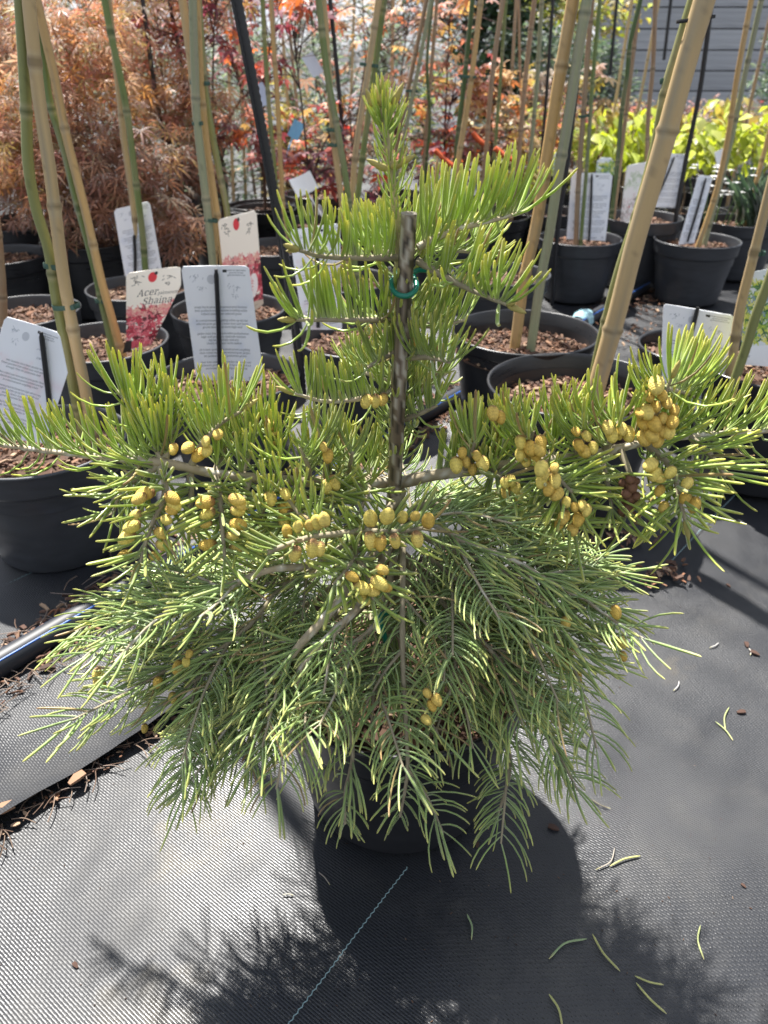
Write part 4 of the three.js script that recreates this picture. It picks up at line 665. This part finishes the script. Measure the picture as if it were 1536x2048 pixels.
cane('long tan cane in the wide black pot right of the fir', 'gold', .0132, [[1034, 662], [1047, 567], [1074, 443], [1096, 300], [1117, 167], [1146, 0]], D('r1'));
cane('long grey-green cane in the wide black pot right of the fir', 'grey', .0112, [[1067, 660], [1084, 543], [1096, 483], [1114, 367], [1134, 250], [1157, 100], [1174, 0]], D('r1', -.02));
cane('slim pinkish tan cane in front of the upright white label', 'brown', .0095, [[1152, 480], [1157, 367], [1164, 267], [1171, 167], [1184, 0]], D('r6', -.04));
cane('thin green stem tied beside the pinkish tan cane', 'green', .0072, [[1162, 480], [1176, 300], [1188, 130], [1200, 0]], D('r6', -.05));
cane('crooked dark green stem with the pale picture label', 'dark', .0085, [[1222, 445], [1234, 333], [1243, 227], [1254, 150], [1261, 83], [1281, 0]], D('r7', -.05));
cane('thin brown cane behind the crooked dark green stem', 'brown', .008, [[1226, 445], [1240, 330], [1258, 180], [1270, 80], [1280, 0]], D('r7', .02));
cane('slender tan cane left of the thick cane at right', 'brown', .0085, [[1292, 440], [1297, 233], [1306, 133], [1311, 0]], D('r7', .05));
cane('thickest pale tan cane leaning across the right side', 'tan', .0178, [[1192, 778], [1237, 617], [1271, 483], [1324, 300], [1377, 110], [1409, 0]], D('r2'), D('r2') - .03, { step: .33 });
cane('green cane strapped behind the thickest tan cane', 'olive', .0105, [[1183, 775], [1192, 733], [1211, 650], [1237, 550], [1275, 430], [1314, 283], [1334, 177], [1357, 100], [1387, 0]], D('r2', .03), D('r2', .01));
cane('tan cane in the lone pot at upper right', 'gold', .0095, [[1396, 492], [1430, 392], [1455, 280], [1475, 150], [1503, 0]], D('r5', -.03));
cane('dull green cane crossing the tan one in the lone pot', 'grey', .0095, [[1410, 485], [1432, 400], [1460, 290], [1490, 150], [1523, 0]], D('r5'));
cane('tan cane at the right edge in the pot with the green label', 'tan', .0098, [[1465, 712], [1480, 620], [1510, 500], [1540, 380]], D('r4', -.04));
cane('green stem at the right edge before the green label', 'olive', .0098, [[1480, 730], [1497, 680], [1512, 630], [1540, 555]], D('r4', -.1));
cane('short tan cane in the pot with grassy leaves at right edge', 'gold', .0095, [[1490, 448], [1505, 390], [1522, 330], [1545, 240]], D('r8'));
cane('brown cane foot at the left edge behind the tilted label', 'brown', .0125, [[6, 640], [0, 540], [-14, 400]], D('l1', -.1), D('l1', -.12), { extra: 1.9 });
cane('second cane in the pot at the left edge, reaching past the frame', 'tan', .0125, [[-40, 640], [-50, 540], [-68, 400]], D('l1', -.05), D('l1', -.07), { extra: 1.9 });
blackStake('black ribbed plastic stake left of centre', [[606, 790], [598, 700], [560, 450], [510, 180], [475, 0]], D('mr', -.45), D('mr', -.45), .0085, true);
blackStake('black smooth stake behind the thick cane at right', [[1346, 470], [1370, 330], [1400, 180], [1424, 0]], D('r7', -.06), D('r7', -.06), .0085);
blackStake('black stake behind the long grey-green cane', [[1104, 610], [1117, 450], [1134, 333], [1154, 167], [1170, 20]], D('r6', -.12), D('r6', -.12), .0078);
blackStake('thin black stake far behind at upper centre', [[1076, 400], [1092, 200], [1106, 0]], 3.6, 3.6, .007);
blackStake('black stake behind the red maple at left', [[345, 420], [330, 300], [310, 180], [285, 0]], 3.15, 3.15, .008);
blackStake('thin black stake behind the drooping rust maple', [[372, 200], [362, 120], [350, 60], [338, 0]], 3.3, 3.3, .0075);
blackStake('black stake behind the fir tip at centre left', [[690, 330], [675, 150], [660, 0]], 3.2, 3.2, .0078);
for (const [x, a, b] of [[1230, 150, 'thin dark rod against the grey wall, left of two'], [1338, 120, 'thin dark rod against the grey wall, right of two']]) blackStake(b, [[x - 10, a], [x + 4, 0]], 6.5, 6.5, .012);
for (const [x, y, k, dz, r, l] of [[132, 612, 'lf', .055, .022, 'flat green tape joining both canes of the left front pot'], [103, 532, 'lf', .06, .012, 'dark green tape wrapped on the crooked green cane'], [200, 602, 'sh', -.03, .0105, 'green tape ring low on the slender green cane'], [400, 166, 'mr', .02, .022, 'green tape round the upper part of the four canes'], [395, 247, 'mr', -.02, .012, 'knotted green tape on the grey-green cane'], [422, 440, 'mr', -.02, .016, 'dark green tape low on the four canes beside red label'], [668, 260, 'c2', -.01, .02, 'green tape joining the left leaning canes behind the fir'], [672, 290, 'c2', -.01, .021, 'dark tape just below another on the left leaning canes'], [738, 130, 'c2', .06, .024, 'green tape on the right leaning canes by the fir tip'], [824, 182, 'r13', -.11, .024, 'green tape on the brown cane pair behind the fir tip'], [934, 153, 'r10', .01, .03, 'green tape joining the tan and dark canes right of the leader'], [1168, 232, 'r6', -.045, .018, 'dark tape on the pinkish tan cane'], [1514, 506, 'r4', -.04, .013, 'dark green tape on the cane at the right edge'], [1338, 160, 'r2', .02, .013, 'green tape wrapped high on the strapped green cane']])
  tie(x, y, D(k, dz), r, l);
tie(1391, 38, D('r2', -.01), .026, 'black zip tie binding the thickest cane to the green one', plastic, .005, .8);

// ---------------------------------------------------------------- printed labels in the pots
card('tilted white label with black stick at the left edge', [[8, 640], [14, 634], [112, 664], [120, 674], [138, 744], [92, 885], [20, 880], [-40, 860], [-28, 760]], [[8, 632], [122, 668], [-42, 860]], D('lf', -.06), 'pink', { stick: [82, 664, 106, 885] });
card('Shaina label with red leaves and script in its pot', [[252, 552], [257, 546], [352, 534], [361, 535], [362, 570], [300, 692], [245, 707], [252, 680]], [[252, 546], [362, 533], [246, 720]], D('sh', -.1), 'shaina', { bow: .012 });
card('large white text label with black stick left of centre', [[363, 540], [366, 533], [490, 532], [498, 537], [528, 757], [516, 763], [398, 762], [392, 752]], [[362, 531], [498, 531], [391, 768]], D('ml', -.06), 'back', { stick: [432, 538, 440, 765], lean: -.02 });
card('label with red maple picture behind the large white one', [[436, 444], [440, 438], [507, 421], [513, 427], [527, 608], [505, 625], [452, 600]], [[434, 440], [513, 420], [450, 640]], D('mr', -.05), 'red');
card('white text label behind two canes at left', [[228, 424], [232, 418], [294, 403], [300, 408], [325, 548], [250, 552]], [[227, 418], [300, 403], [252, 555]], D('l2', -.02), 'back', { stick: [268, 470, 270, 552] });
card('lilac white label behind the upper left fir branches', [[579, 468], [584, 460], [672, 447], [680, 453], [684, 660], [606, 660]], [[579, 460], [680, 446], [604, 664]], D('c1', -.02), 'pink', { stick: [634, 510, 636, 655] });
card('small white label head behind the hanging white tag', [[612, 408], [616, 403], [640, 410], [647, 418], [656, 500], [630, 505]], [[612, 402], [648, 412], [630, 508]], D('c5', -.3), 'back');
card('upright white label with black stick right of the long canes', [[1143, 352], [1148, 346], [1220, 346], [1225, 352], [1211, 482], [1133, 478]], [[1143, 346], [1226, 346], [1132, 482]], D('r6', -.02), 'back', { stick: [1184, 348, 1178, 482, .004] });
card('pale picture label left of the thick cane', [[1253, 335], [1258, 330], [1292, 324], [1298, 330], [1282, 448], [1240, 450]], [[1252, 328], [1298, 322], [1240, 452]], D('r7', -.04), 'pale');
card('white text label right of the thick cane', [[1325, 310], [1330, 306], [1369, 308], [1373, 313], [1357, 416], [1305, 414]], [[1325, 306], [1374, 308], [1304, 418]], D('r7', -.05), 'back', { stick: [1349, 314, 1312, 400, .0035] });
card('narrow slanting text label in the lone pot at upper right', [[1396, 354], [1400, 350], [1421, 352], [1425, 357], [1388, 486], [1357, 490]], [[1396, 350], [1426, 352], [1356, 492]], D('r5', -.05), 'back', { stick: [1412, 356, 1375, 484, .004] });
card('large white label with black stick at lower right', [[1327, 614], [1331, 608], [1463, 630], [1470, 636], [1446, 815], [1420, 830], [1325, 800], [1324, 690]], [[1326, 607], [1470, 631], [1318, 810]], D('r2', .10), 'back', { stick: [1396, 614, 1370, 712] });
card('picture label with yellow-green foliage at the right edge', [[1500, 545], [1560, 535], [1560, 735], [1478, 730]], [[1496, 540], [1570, 535], [1478, 735]], D('r4', -.05), 'green');
card('pale green rounded label behind the crooked stem', [[1194, 322], [1204, 314], [1222, 315], [1232, 326], [1228, 350], [1192, 348]], [[1192, 314], [1232, 314], [1190, 420]], 3.6, 'green');
card('green picture label half hidden by the grey-green cane', [[1103, 320], [1112, 304], [1132, 306], [1130, 350], [1104, 352]], [[1102, 304], [1134, 306], [1100, 380]], 3.5, 'green');
// small hanging tags
function hangTag(label, q, w, h, rot, color) { const t = thing('hanging_tag', label, 'tag', q); const g = new THREE.BoxGeometry(w, h, 0.0012, 4, 4, 1), p = g.attributes.position; for (let i = 0; i < p.count; i++) p.setZ(i, p.getZ(i) + 6 * p.getX(i) ** 2); g.computeVertexNormals(); part('tag', g, std({ color: lin(...color), roughness: 0.4 }), t); part('strap', tube([V(0, -h / 2, 0), V(0.004, -h, 0.004), V(0.012, -h * 1.9, 0)], () => 0.003, () => [1, 1, 1], 14, 5).geo(), std({ color: lin(...color), roughness: 0.5 }), t); t.rotation.set(...rot); return t; }
hangTag('white folded hanging tag left of the canes behind the fir', at(606, 370, 2.9), .085, .065, [-.5, .3, .5], [.78, .78, .78]);
hangTag('sky blue hanging tag among the red maple leaves', at(592, 260, 3.3), .045, .065, [-.2, .2, -.5], [.18, .5, .78]);
hangTag('pale grey hanging tag high among the red maples', at(625, 130, 3.4), .05, .08, [-.4, .3, .6], [.55, .62, .68]);
hangTag('grey-blue tag beside the black ribbed stake', at(522, 190, 3.1), .05, .07, [-.3, .2, .5], [.42, .47, .6]);
hangTag('small white tag among the yellow shrubs', at(1440, 315, 3.6), .05, .06, [-.2, .3, .4], [.8, .8, .8]);
for (const [x0, y0, x1, y1, d, l] of [[870, 300, 915, 338, 3.3, 'orange plastic strap left of the tan cane behind the fir'], [990, 296, 1030, 322, 3.2, 'orange plastic strap right of the middle brown cane'], [945, 265, 972, 290, 3.4, 'short orange strap between the canes at centre']]) {
  const a = at(x0, y0, d), b = at(x1, y1, d); const s = tube([a, a.clone().lerp(b, .5).add(V(0, -.006, 0)), b], () => .010, () => [1, 1, 1], 12, 4).geo(); solo('orange_strap', s, std({ color: lin(.62, .11, .03), roughness: .5 }), l, 'strap', 'orange straps among the pots');
}

// ---------------------------------------------------------------- shrubs and trees behind
const leafMat = phys({ vertexColors: true, roughness: 1, transmission: 0.5, thickness: 0, clearcoat: 0.35, clearcoatRoughness: 0.35 });
const shinyLeaf = phys({ vertexColors: true, roughness: 1, transmission: 0.15, thickness: 0, clearcoat: 0.8, clearcoatRoughness: 0.25 });
function leaf(bag, p, dir, nrm, s, type, col) {
  const side = dir.clone().cross(nrm).normalize(), n = side.clone().cross(dir).normalize();
  if (type === 'oval' || type === 'long') {
    const w = type === 'oval' ? 0.3 : 0.07, c2 = mul(col, 0.88), i = bag.v(p, c2), a = bag.v(p.clone().addScaledVector(dir, s * .45).addScaledVector(side, s * w).addScaledVector(n, s * .08), col), b = bag.v(p.clone().addScaledVector(dir, s * .45).addScaledVector(side, -s * w).addScaledVector(n, s * .08), col), m = bag.v(p.clone().addScaledVector(dir, s * .5), c2), t = bag.v(p.clone().addScaledVector(dir, s).addScaledVector(n, -s * .14), col);
    bag.tri(i, a, m); bag.tri(i, m, b); bag.tri(a, t, m); bag.tri(m, t, b); return;
  }
  const lobes = type === 'cut' ? 7 : 5, w = type === 'cut' ? .05 : .13, spread = type === 'cut' ? 1.9 : 1.5;
  const o = bag.v(p, mul(col, .85));
  for (let k = 0; k < lobes; k++) {
    const a = ((k / (lobes - 1)) * 2 - 1) * spread + gauss() * .07, l = s * (1 - .34 * Math.abs(a) / spread) * rr(.9, 1.08), d = dir.clone().multiplyScalar(Math.cos(a)).addScaledVector(side, Math.sin(a)), e = d.clone().cross(n).normalize();
    const x = bag.v(p.clone().addScaledVector(d, l * .5).addScaledVector(e, s * w), col), y = bag.v(p.clone().addScaledVector(d, l * .5).addScaledVector(e, -s * w), col), t = bag.v(p.clone().addScaledVector(d, l).addScaledVector(n, -l * rr(.1, .3)), mul(col, 1.05));
    bag.tri(o, x, y); bag.tri(x, t, y);
  }
}
// clumps: [x, y, z, rx, ry, rz, leaves, palette] relative to the foot
function shrub(name, label, category, pos, clumps, { type = 'palm', size = [.04, .07], droop = .4, stem = [.12, .08, .06], stems = 1, r = .009, group, mat = leafMat, y0 = 0.2, twigR = .0022, twigN = 9, upright = 0 } = {}) {
  const t = thing(name, label, category, pos, group), wood = new Bag(), bag = new Bag(), bark = (u, a) => mul(stem, .8 + .3 * noise2(u * 30, a * 2));
  const top = Math.max(...clumps.map((c) => c[1]));
  const joint = V(gauss() * .02, y0 + (top - y0) * .35, gauss() * .02);
  const tb = new Bag(); tube([V(0, y0 - .05, 0), V(.01, y0 + (joint.y - y0) * .5, .005), joint], (u) => mix(r, r * .7, u), bark, 16, 7, tb); part('trunk', tb.geo(), barkMat, t);
  for (const [x, y, z, rx, ry, rz, n, pal] of clumps) {
    const c = V(x, y, z), st = joint.clone().lerp(V(0, y0, 0), rnd() * .5), md = st.clone().lerp(c, .5).add(V(0, .05, 0)); tube([st, md, c], (u) => mix(r * .55, twigR, u), bark, 12, 5, wood, false);
    for (let k = 0; k < twigN; k++) { const d = V(gauss() * rx, gauss() * ry * .8, gauss() * rz), s = md.clone().lerp(c, rnd()); tube([s, s.clone().lerp(c.clone().add(d), .5).add(V(0, .02, 0)), c.clone().add(d)], (u) => mix(twigR, twigR * .5, u), bark, 6, 4, wood, false); }
    for (let k = 0; k < n; k++) {
      const u = V(gauss(), gauss(), gauss()).normalize(), q = Math.pow(rnd(), .45) * (1 + .22 * noise3(u.x * 2 + x, u.y * 2 + y, u.z * 2)), p = V(x + u.x * rx * q, y + u.y * ry * q, z + u.z * rz * q); if (p.y < .05) continue;
      const a = rnd() * 6.28, dir = V(Math.cos(a) * .8 + u.x * .6, -droop + gauss() * .35 + upright, Math.sin(a) * .8 + u.z * .6).normalize(), nrm = V(gauss() * .5, 1, gauss() * .5).normalize();
      leaf(bag, p, dir, nrm, rr(...size), type, mul(pick(pal), rr(.5, 1.45)));
    }
  }
  part('branches', wood.geo(), barkMat, t); part('crown', bag.geo(), mat, t, 'stuff'); return t;
}
const RUST = [[.44, .18, .08], [.52, .25, .13], [.58, .36, .22], [.36, .2, .07], [.32, .24, .07], [.55, .26, .07], [.42, .15, .1]], DARKRUST = [[.3, .13, .07], [.38, .16, .08], [.27, .17, .07], [.42, .2, .1], [.22, .1, .07]], RED = [[.45, .05, .035], [.62, .1, .03], [.26, .05, .06], [.66, .17, .04], [.2, .045, .07], [.5, .16, .14]], PURPLE = [[.2, .04, .07], [.28, .06, .09], [.17, .05, .06], [.42, .07, .05]], ORANGE = [[.6, .2, .06], [.5, .16, .07], [.45, .27, .08], [.4, .14, .08], [.56, .34, .12]], LIME = [[.52, .58, .04], [.46, .54, .03], [.58, .62, .08], [.4, .48, .03]], GOLD = [[.45, .36, .06], [.4, .28, .05], [.5, .42, .1], [.35, .25, .08]], PINE = [[.05, .1, .045], [.07, .13, .06], [.1, .16, .08], [.04, .08, .04]], BLUEPINE = [[.13, .2, .12], [.18, .25, .14], [.25, .31, .17], [.1, .15, .085]], STRAW = [[.34, .26, .17], [.4, .3, .19], [.28, .19, .13], [.38, .22, .15]], PINK = [[.42, .12, .1], [.35, .08, .08], [.48, .2, .14], [.3, .16, .08]], LAUREL = [[.03, .08, .03], [.05, .11, .04], [.07, .13, .05]];
const foot = (x, d) => { const q = at(x, 300, d); q.y = 0; return q; };
// rust coloured weeping maples at left
{
  const p = P.l4.p, S = 1; shrub('cutleaf_maple', 'large rust coloured cut-leaf maple drooping over the left pots', 'maple', p, [[0, .70, -.05, .26, .16, .22, 405, RUST], [-.1, .52, 0, .24, .14, .2, 374, RUST], [.14, .5, 0, .24, .15, .2, 374, DARKRUST], [.2, .36, .05, .2, .1, .16, 257, DARKRUST], [-.02, .36, .08, .2, .09, .14, 202, DARKRUST], [.05, .86, -.1, .22, .12, .2, 257, RUST], [.3, .28, .08, .12, .08, .1, 117, DARKRUST]], { type: 'cut', size: [.04, .075], droop: .75, r: .013, stem: [.28, .2, .13], y0: .22 });
  shrub('cutleaf_maple', 'orange and salmon cut-leaf maple at the left edge', 'maple', P.l5.p, [[-.1, .6, 0, .26, .18, .24, 480, ORANGE.concat(RUST)], [.08, .46, .1, .22, .13, .2, 296, RUST], [-.2, .42, .08, .22, .14, .2, 330, ORANGE.concat(RUST)], [0, .8, -.1, .3, .16, .24, 327, RUST], [-.05, 1.0, -.1, .3, .16, .24, 280, RUST]], { type: 'cut', size: [.04, .075], droop: .6, r: .014, stem: [.2, .14, .1], y0: .24 });
  shrub('cutleaf_maple', 'salmon maple rising behind the drooping rust one', 'maple', P.l6.p.clone().add(V(0, 0, -.3)), [[-.1, .75, 0, .3, .2, .24, 358, RUST.concat(ORANGE)], [.12, .62, .1, .2, .14, .16, 234, RUST], [0, 1.0, -.1, .36, .18, .24, 358, RUST], [.12, .42, .25, .14, .1, .1, 117, DARKRUST]], { type: 'cut', size: [.045, .08], droop: .6, r: .013, stem: [.12, .08, .07], y0: .3 });
}
// slender red and purple maples in the middle
for (const [x, d, l, cl, st] of [
  [430, 3.25, 'purple-red maple left of the black ribbed stake', [[-.05, .86, 0, .2, .07, .12, 70, RED.concat(PURPLE)], [.1, .52, 0, .14, .1, .12, 60, RED], [.06, 1.02, 0, .16, .08, .12, 60, RED.concat(PURPLE)], [.2, .72, 0, .1, .08, .1, 36, RED]], [.1, .06, .045]],
  [520, 3.5, 'scarlet-orange maple right behind the black ribbed stake', [[.02, .5, 0, .16, .14, .12, 80, RED.concat(ORANGE)], [-.08, .78, 0, .14, .08, .1, 46, RED], [.1, .98, 0, .18, .08, .12, 60, RED]], [.11, .07, .05]],
  [620, 3.2, 'dark purple maple below the sky blue tag', [[0, .4, 0, .14, .1, .12, 70, PURPLE.concat(RED)], [.12, .58, 0, .12, .08, .1, 46, RED.concat(ORANGE)], [-.04, .9, 0, .16, .08, .12, 46, RED.concat(PURPLE)], [.14, .36, 0, .12, .07, .1, 50, PURPLE.concat(RED)]], [.07, .045, .04]],
  [700, 3.6, 'sparse orange maple behind the left leaning canes', [[.0, .6, 0, .2, .2, .14, 80, ORANGE.concat(STRAW)], [.1, .9, 0, .22, .12, .14, 60, ORANGE.concat(STRAW)], [-.1, .42, 0, .14, .1, .1, 46, RED.concat(ORANGE)]], [.1, .065, .05]],
  [790, 3.9, 'twiggy orange-brown shrub behind the fir tip', [[0, .6, 0, .2, .2, .14, 90, ORANGE.concat(STRAW)], [.05, .95, 0, .22, .14, .14, 80, ORANGE.concat(STRAW)], [-.1, .4, 0, .18, .12, .1, 60, STRAW]], [.12, .08, .06]],
  [890, 3.7, 'crimson maple right of the fir leader', [[.02, .45, 0, .2, .16, .14, 200, RED.concat(PINK, PURPLE)], [.03, .68, 0, .2, .12, .14, 130, PINK.concat(ORANGE)], [0, .95, 0, .2, .12, .14, 70, ORANGE]], [.1, .05, .05]],
  [985, 3.7, 'bronze and orange leafed shrub right of the crimson maple', [[0, .48, 0, .2, .16, .16, 220, ORANGE.concat(GOLD)], [.05, .32, 0, .16, .1, .12, 120, LIME.concat(GOLD)], [-.02, .66, 0, .16, .1, .12, 130, ORANGE]], [.13, .08, .05]],
  [1085, 4.0, 'yellow and rust mottled shrub left of the long tan cane', [[0, .46, 0, .24, .18, .18, 240, GOLD.concat(ORANGE, STRAW)], [.05, .66, 0, .2, .1, .14, 120, GOLD.concat(STRAW)], [0, .3, 0, .2, .1, .14, 80, LIME]], [.14, .09, .06]],
]) { const p = foot(x, d); shrub('red_maple', l, 'maple', p, cl.map((c) => [c[0] * 1.15, c[1], c[2], c[3] * 1.2, c[4] * 1.2, c[5], Math.round(c[6] * .55), c[7]]), { type: 'palm', size: [.04, .075], droop: .35, r: .009, stem: st, y0: .2, twigN: 14 }); pot(p, 'black pot under the ' + l.split(' ').slice(0, 2).join(' ') + ' shrub far behind', { chipsN: 0, mat: 1, group: 'small pots far behind', r: .14 }); }
// rows of lime-yellow shrubs in small pots
{
  const where = ['in the front row', 'in the second row', 'in the third row'], nth = ['leftmost', 'second', 'third', 'fourth', 'fifth', 'sixth', 'seventh', 'eighth', 'ninth', 'tenth', 'eleventh'];
  for (const [j, d, x0, x1, step] of [[0, 3.75, 1195, 1570, 62], [1, 4.3, 1130, 1600, 56], [2, 4.9, 1090, 1600, 56]]) {
    let k = 0; for (let x = x0; x < x1; x += step) {
      const p = foot(x + rr(-8, 8), d + rr(-.08, .08)), col = j === 2 && rnd() < .4 ? GOLD : LIME;
      const lab = (nth[k++] + (k > 1 ? ' from the left' : '') + ' of the lime-yellow leafy shrubs ' + where[j]);
      shrub('lime_shrub', lab, 'shrub', p, [[rr(-.03, .03), .37 + rr(0, .05), 0, .08, .075, .08, 34, col], [rr(-.06, .06), .47 + rr(-.04, .06), 0, .075, .07, .07, 26, col.concat(j ? GOLD : [])]], { type: 'oval', size: [.05, .085], droop: .7, r: .005, stem: [.2, .14, .09], y0: .17, group: 'lime-yellow shrubs in rows', twigN: 4 });
      pot(p, 'small black pot under the ' + nth[k - 1] + (k > 1 ? ' from the left' : '') + ' lime shrub ' + where[j], { r: .095, h: .17, chipsN: j ? 0 : 70, mat: 1, band: .03, group: 'small pots of the lime shrubs' });
    }
  }
  // reddish and straw coloured twiggy shrubs behind them
  for (const [j, d, x0, x1, step, pal, l] of [[0, 5.5, 1100, 1340, 50, PINK, 'red twiggy shrub behind the lime rows'], [0, 5.6, 1350, 1640, 50, STRAW, 'straw coloured twiggy shrub behind the lime rows'], [1, 6.6, 1060, 1350, 58, PINK.concat(GOLD), 'red and yellow shrub in the back row'], [1, 6.7, 1370, 1680, 62, STRAW.concat(PINK), 'brown twiggy shrub in the back row']]) {
    let k = 0; for (let x = x0; x < x1; x += step) shrub('twiggy_shrub', nth[k++] + (k > 1 ? ' from the left' : '') + ' ' + l, 'shrub', foot(x + rr(-10, 10), d + rr(-.1, .1)), [[0, .26, 0, .17, .14, .14, 90, pal], [rr(-.08, .08), .4, 0, .15, .1, .12, 60, pal]], { type: 'oval', size: [.03, .055], droop: .1, upright: .3, r: .006, stem: mul(pal[0], .7), y0: .05, twigN: 16, twigR: .003, group: 'twiggy shrubs behind the lime rows' });
  }
}
// dark grassy plant, small white flowers at the right edge
{
  const bag = new Bag(), p = P.r8.p, t = thing('grassy_plant', 'dark green grassy plant in the pot at upper right edge', 'plant', p);
  for (let k = 0; k < 150; k++) { const a = rnd() * 6.28, e = rr(.3, 1), d = V(Math.cos(a) * e, 1.3, Math.sin(a) * e).normalize(); leaf(bag, V(.05 + gauss() * .05, .19, gauss() * .05), d, V(d.z, .3, -d.x).normalize(), rr(.12, .26), 'long', mul(pick(PINE), rr(.8, 1.4))); }
  part('blades', bag.geo(), leafMat, t, 'stuff');
  const f = thing('white_flowers', 'small white flowers standing beside the grassy plant', 'flowers', foot(1455, 3.2)), fb = new Bag();
  for (let k = 0; k < 34; k++) { const c = V(gauss() * .09, rr(.3, .42), gauss() * .06), a = rnd() * 6; for (let j = 0; j < 5; j++) leaf(fb, c, V(Math.cos(a + j * 1.256), .15, Math.sin(a + j * 1.256)).normalize(), UP, .018, 'oval', [.8, .8, .78]); }
  part('petals', fb.geo(), leafMat, f, 'stuff'); const st = new Bag(); for (let k = 0; k < 12; k++) { const c = V(gauss() * .08, rr(.28, .38), gauss() * .05); tube([V(c.x * .3, 0, c.z * .3), c.clone().multiplyScalar(.6), c], () => .002, () => [.1, .16, .05], 6, 4, st, false); } part('stems', st.geo(), barkMat, f, 'stuff');
  pot(f.position.clone(), 'small black pot of the white flowers', { r: .1, h: .17, chipsN: 60, mat: 1, band: .03 });
}
// conifers and broadleaf evergreens closing the view
function conifer(label, p, h, w, pal, n, type = 'long', size = [.05, .1], group = 'conifers closing the view') {
  const cl = []; for (let k = 0; k < 7; k++) { const u = k / 6; cl.push([gauss() * w * .2, h * (.16 + .72 * u), gauss() * w * .2, w * (1.05 - .7 * u), h * .13, w * (1.05 - .7 * u), Math.round(n / 7), pal]); }
  return shrub('conifer', label, 'conifer', p, cl, { type, size, droop: -.15, upright: .25, r: .02, stem: [.12, .09, .06], y0: .05, group, twigN: 5, twigR: .004 });
}
let cn = 0;
for (const [x, d, h, w, pal, l] of [[440, 4.6, .8, .24, BLUEPINE, 'blue-green conifer behind the black ribbed stake'], [520, 5.0, .9, .26, BLUEPINE, 'grey-green conifer just right of the ribbed stake'], [600, 4.8, .7, .26, BLUEPINE.concat(GOLD), 'blue-green conifer with gold tips behind the blue tag'], [380, 4.4, .55, .22, PINE, 'low dark conifer behind the drooping maple'], [575, 4.3, .55, .16, GOLD, 'yellow shrub glowing behind the slim canes'], [660, 5.2, .9, .28, BLUEPINE, 'grey-green conifer behind the left leaning canes'], [770, 5.4, .95, .28, BLUEPINE, 'pale green conifer behind the fir tip'], [850, 5.4, .7, .25, LIME.concat(PINE), 'yellow-green conifer right behind the fir tip'], [300, 4.9, 1.0, .3, BLUEPINE, 'conifer mostly hidden by the rust maple'], [150, 5.0, 1.0, .3, BLUEPINE, 'conifer behind the left maples'], [20, 5.2, 1.1, .32, PINE, 'dark conifer behind the left edge maples']]) conifer(l, foot(x, d), h, w, pal, 620);
for (const [x, d, h, w] of [[1100, 7.4, .95, .5], [1190, 7.6, .85, .42], [1030, 7.6, 1.0, .45]]) conifer('broad dark green dwarf pine in front of the grey wall, ' + ['left', 'right', 'far left'][cn++] + ' one', foot(x, d), h, w, PINE.concat(BLUEPINE), 1100, 'long', [.08, .15]);
conifer('dark round pine at the right end before the grey wall', foot(1540, 7.6), .95, .5, PINE.concat(BLUEPINE), 1000, 'long', [.08, .15]);
shrub('laurel', 'glossy dark green laurel at upper centre', 'shrub', foot(975, 6.2), [[0, .8, 0, .34, .3, .3, 420, LAUREL], [.1, 1.2, 0, .34, .26, .3, 420, LAUREL], [-.15, 1.15, 0, .28, .24, .26, 320, LAUREL], [.05, .5, 0, .3, .2, .24, 240, LAUREL]], { type: 'oval', size: [.08, .13], droop: .1, mat: shinyLeaf, r: .02 });
shrub('lime_shrub', 'yellow bush beside the laurel at upper centre right', 'shrub', foot(1085, 8.2), [[0, 1.2, 0, .4, .3, .3, 420, GOLD.concat(LIME)], [.4, 1.1, 0, .4, .26, .3, 380, GOLD.concat(LIME)], [-.3, 1.2, 0, .3, .26, .3, 260, LIME]], { type: 'oval', size: [.06, .1], droop: .3, r: .02, twigN: 14 });
// tall grey-green screen trees far behind, left of the wall
const seen = ['far left', 'second from left', 'third from left', 'fourth from left', 'fifth from left', 'sixth from left', 'seventh from left', 'eighth from left', 'ninth from left', 'tenth from left', 'eleventh from left', 'rightmost'];
for (let k = 0; k < 12; k++) { const x = -8.2 + k * .92; conifer('tall screen tree far behind the nursery, ' + seen[k], V(x, 0, -10.6 + .5 * Math.sin(k * 2.3)), 2.7, .62, k % 3 === 1 ? STRAW.concat(BLUEPINE) : BLUEPINE.concat(STRAW), 1500, 'long', [.12, .24], 'screen trees far behind'); }
// pale canes of further rows
for (let k = 0; k < 16; k++) { const x = [420, 455, 482, 505, 560, 585, 610, 690, 780, 1018, 1212, 1255, 1478, 1330, 330, 270][k], p = foot(x, 4.1 + (k % 4) * .25), a = gauss() * .04; solo('bamboo_cane', caneGeo([p, p.clone().add(V(a, .7, 0)), p.clone().add(V(a * 2, 1.5, 0))], .009, k % 3 ? 'tan' : 'brown'), caneMat, 'thin pale cane far behind, ' + ['beside the purple-red maple', 'left of the ribbed stake top', 'behind the ribbed stake top', 'just right of the ribbed stake top', 'behind the slim orange-tan cane', 'above the sky blue tag', 'left of the pale grey tag', 'between the leaning canes', 'behind the fir tip', 'left of the greyish brown cane', 'left of the dark rod by the wall', 'between the dark rods by the wall', 'near the right edge conifers', 'behind the thick cane top', 'in the salmon maple', 'in the rust maple'][k], 'cane', 'pale canes of the far rows'); }


renderer.render(scene, camera);
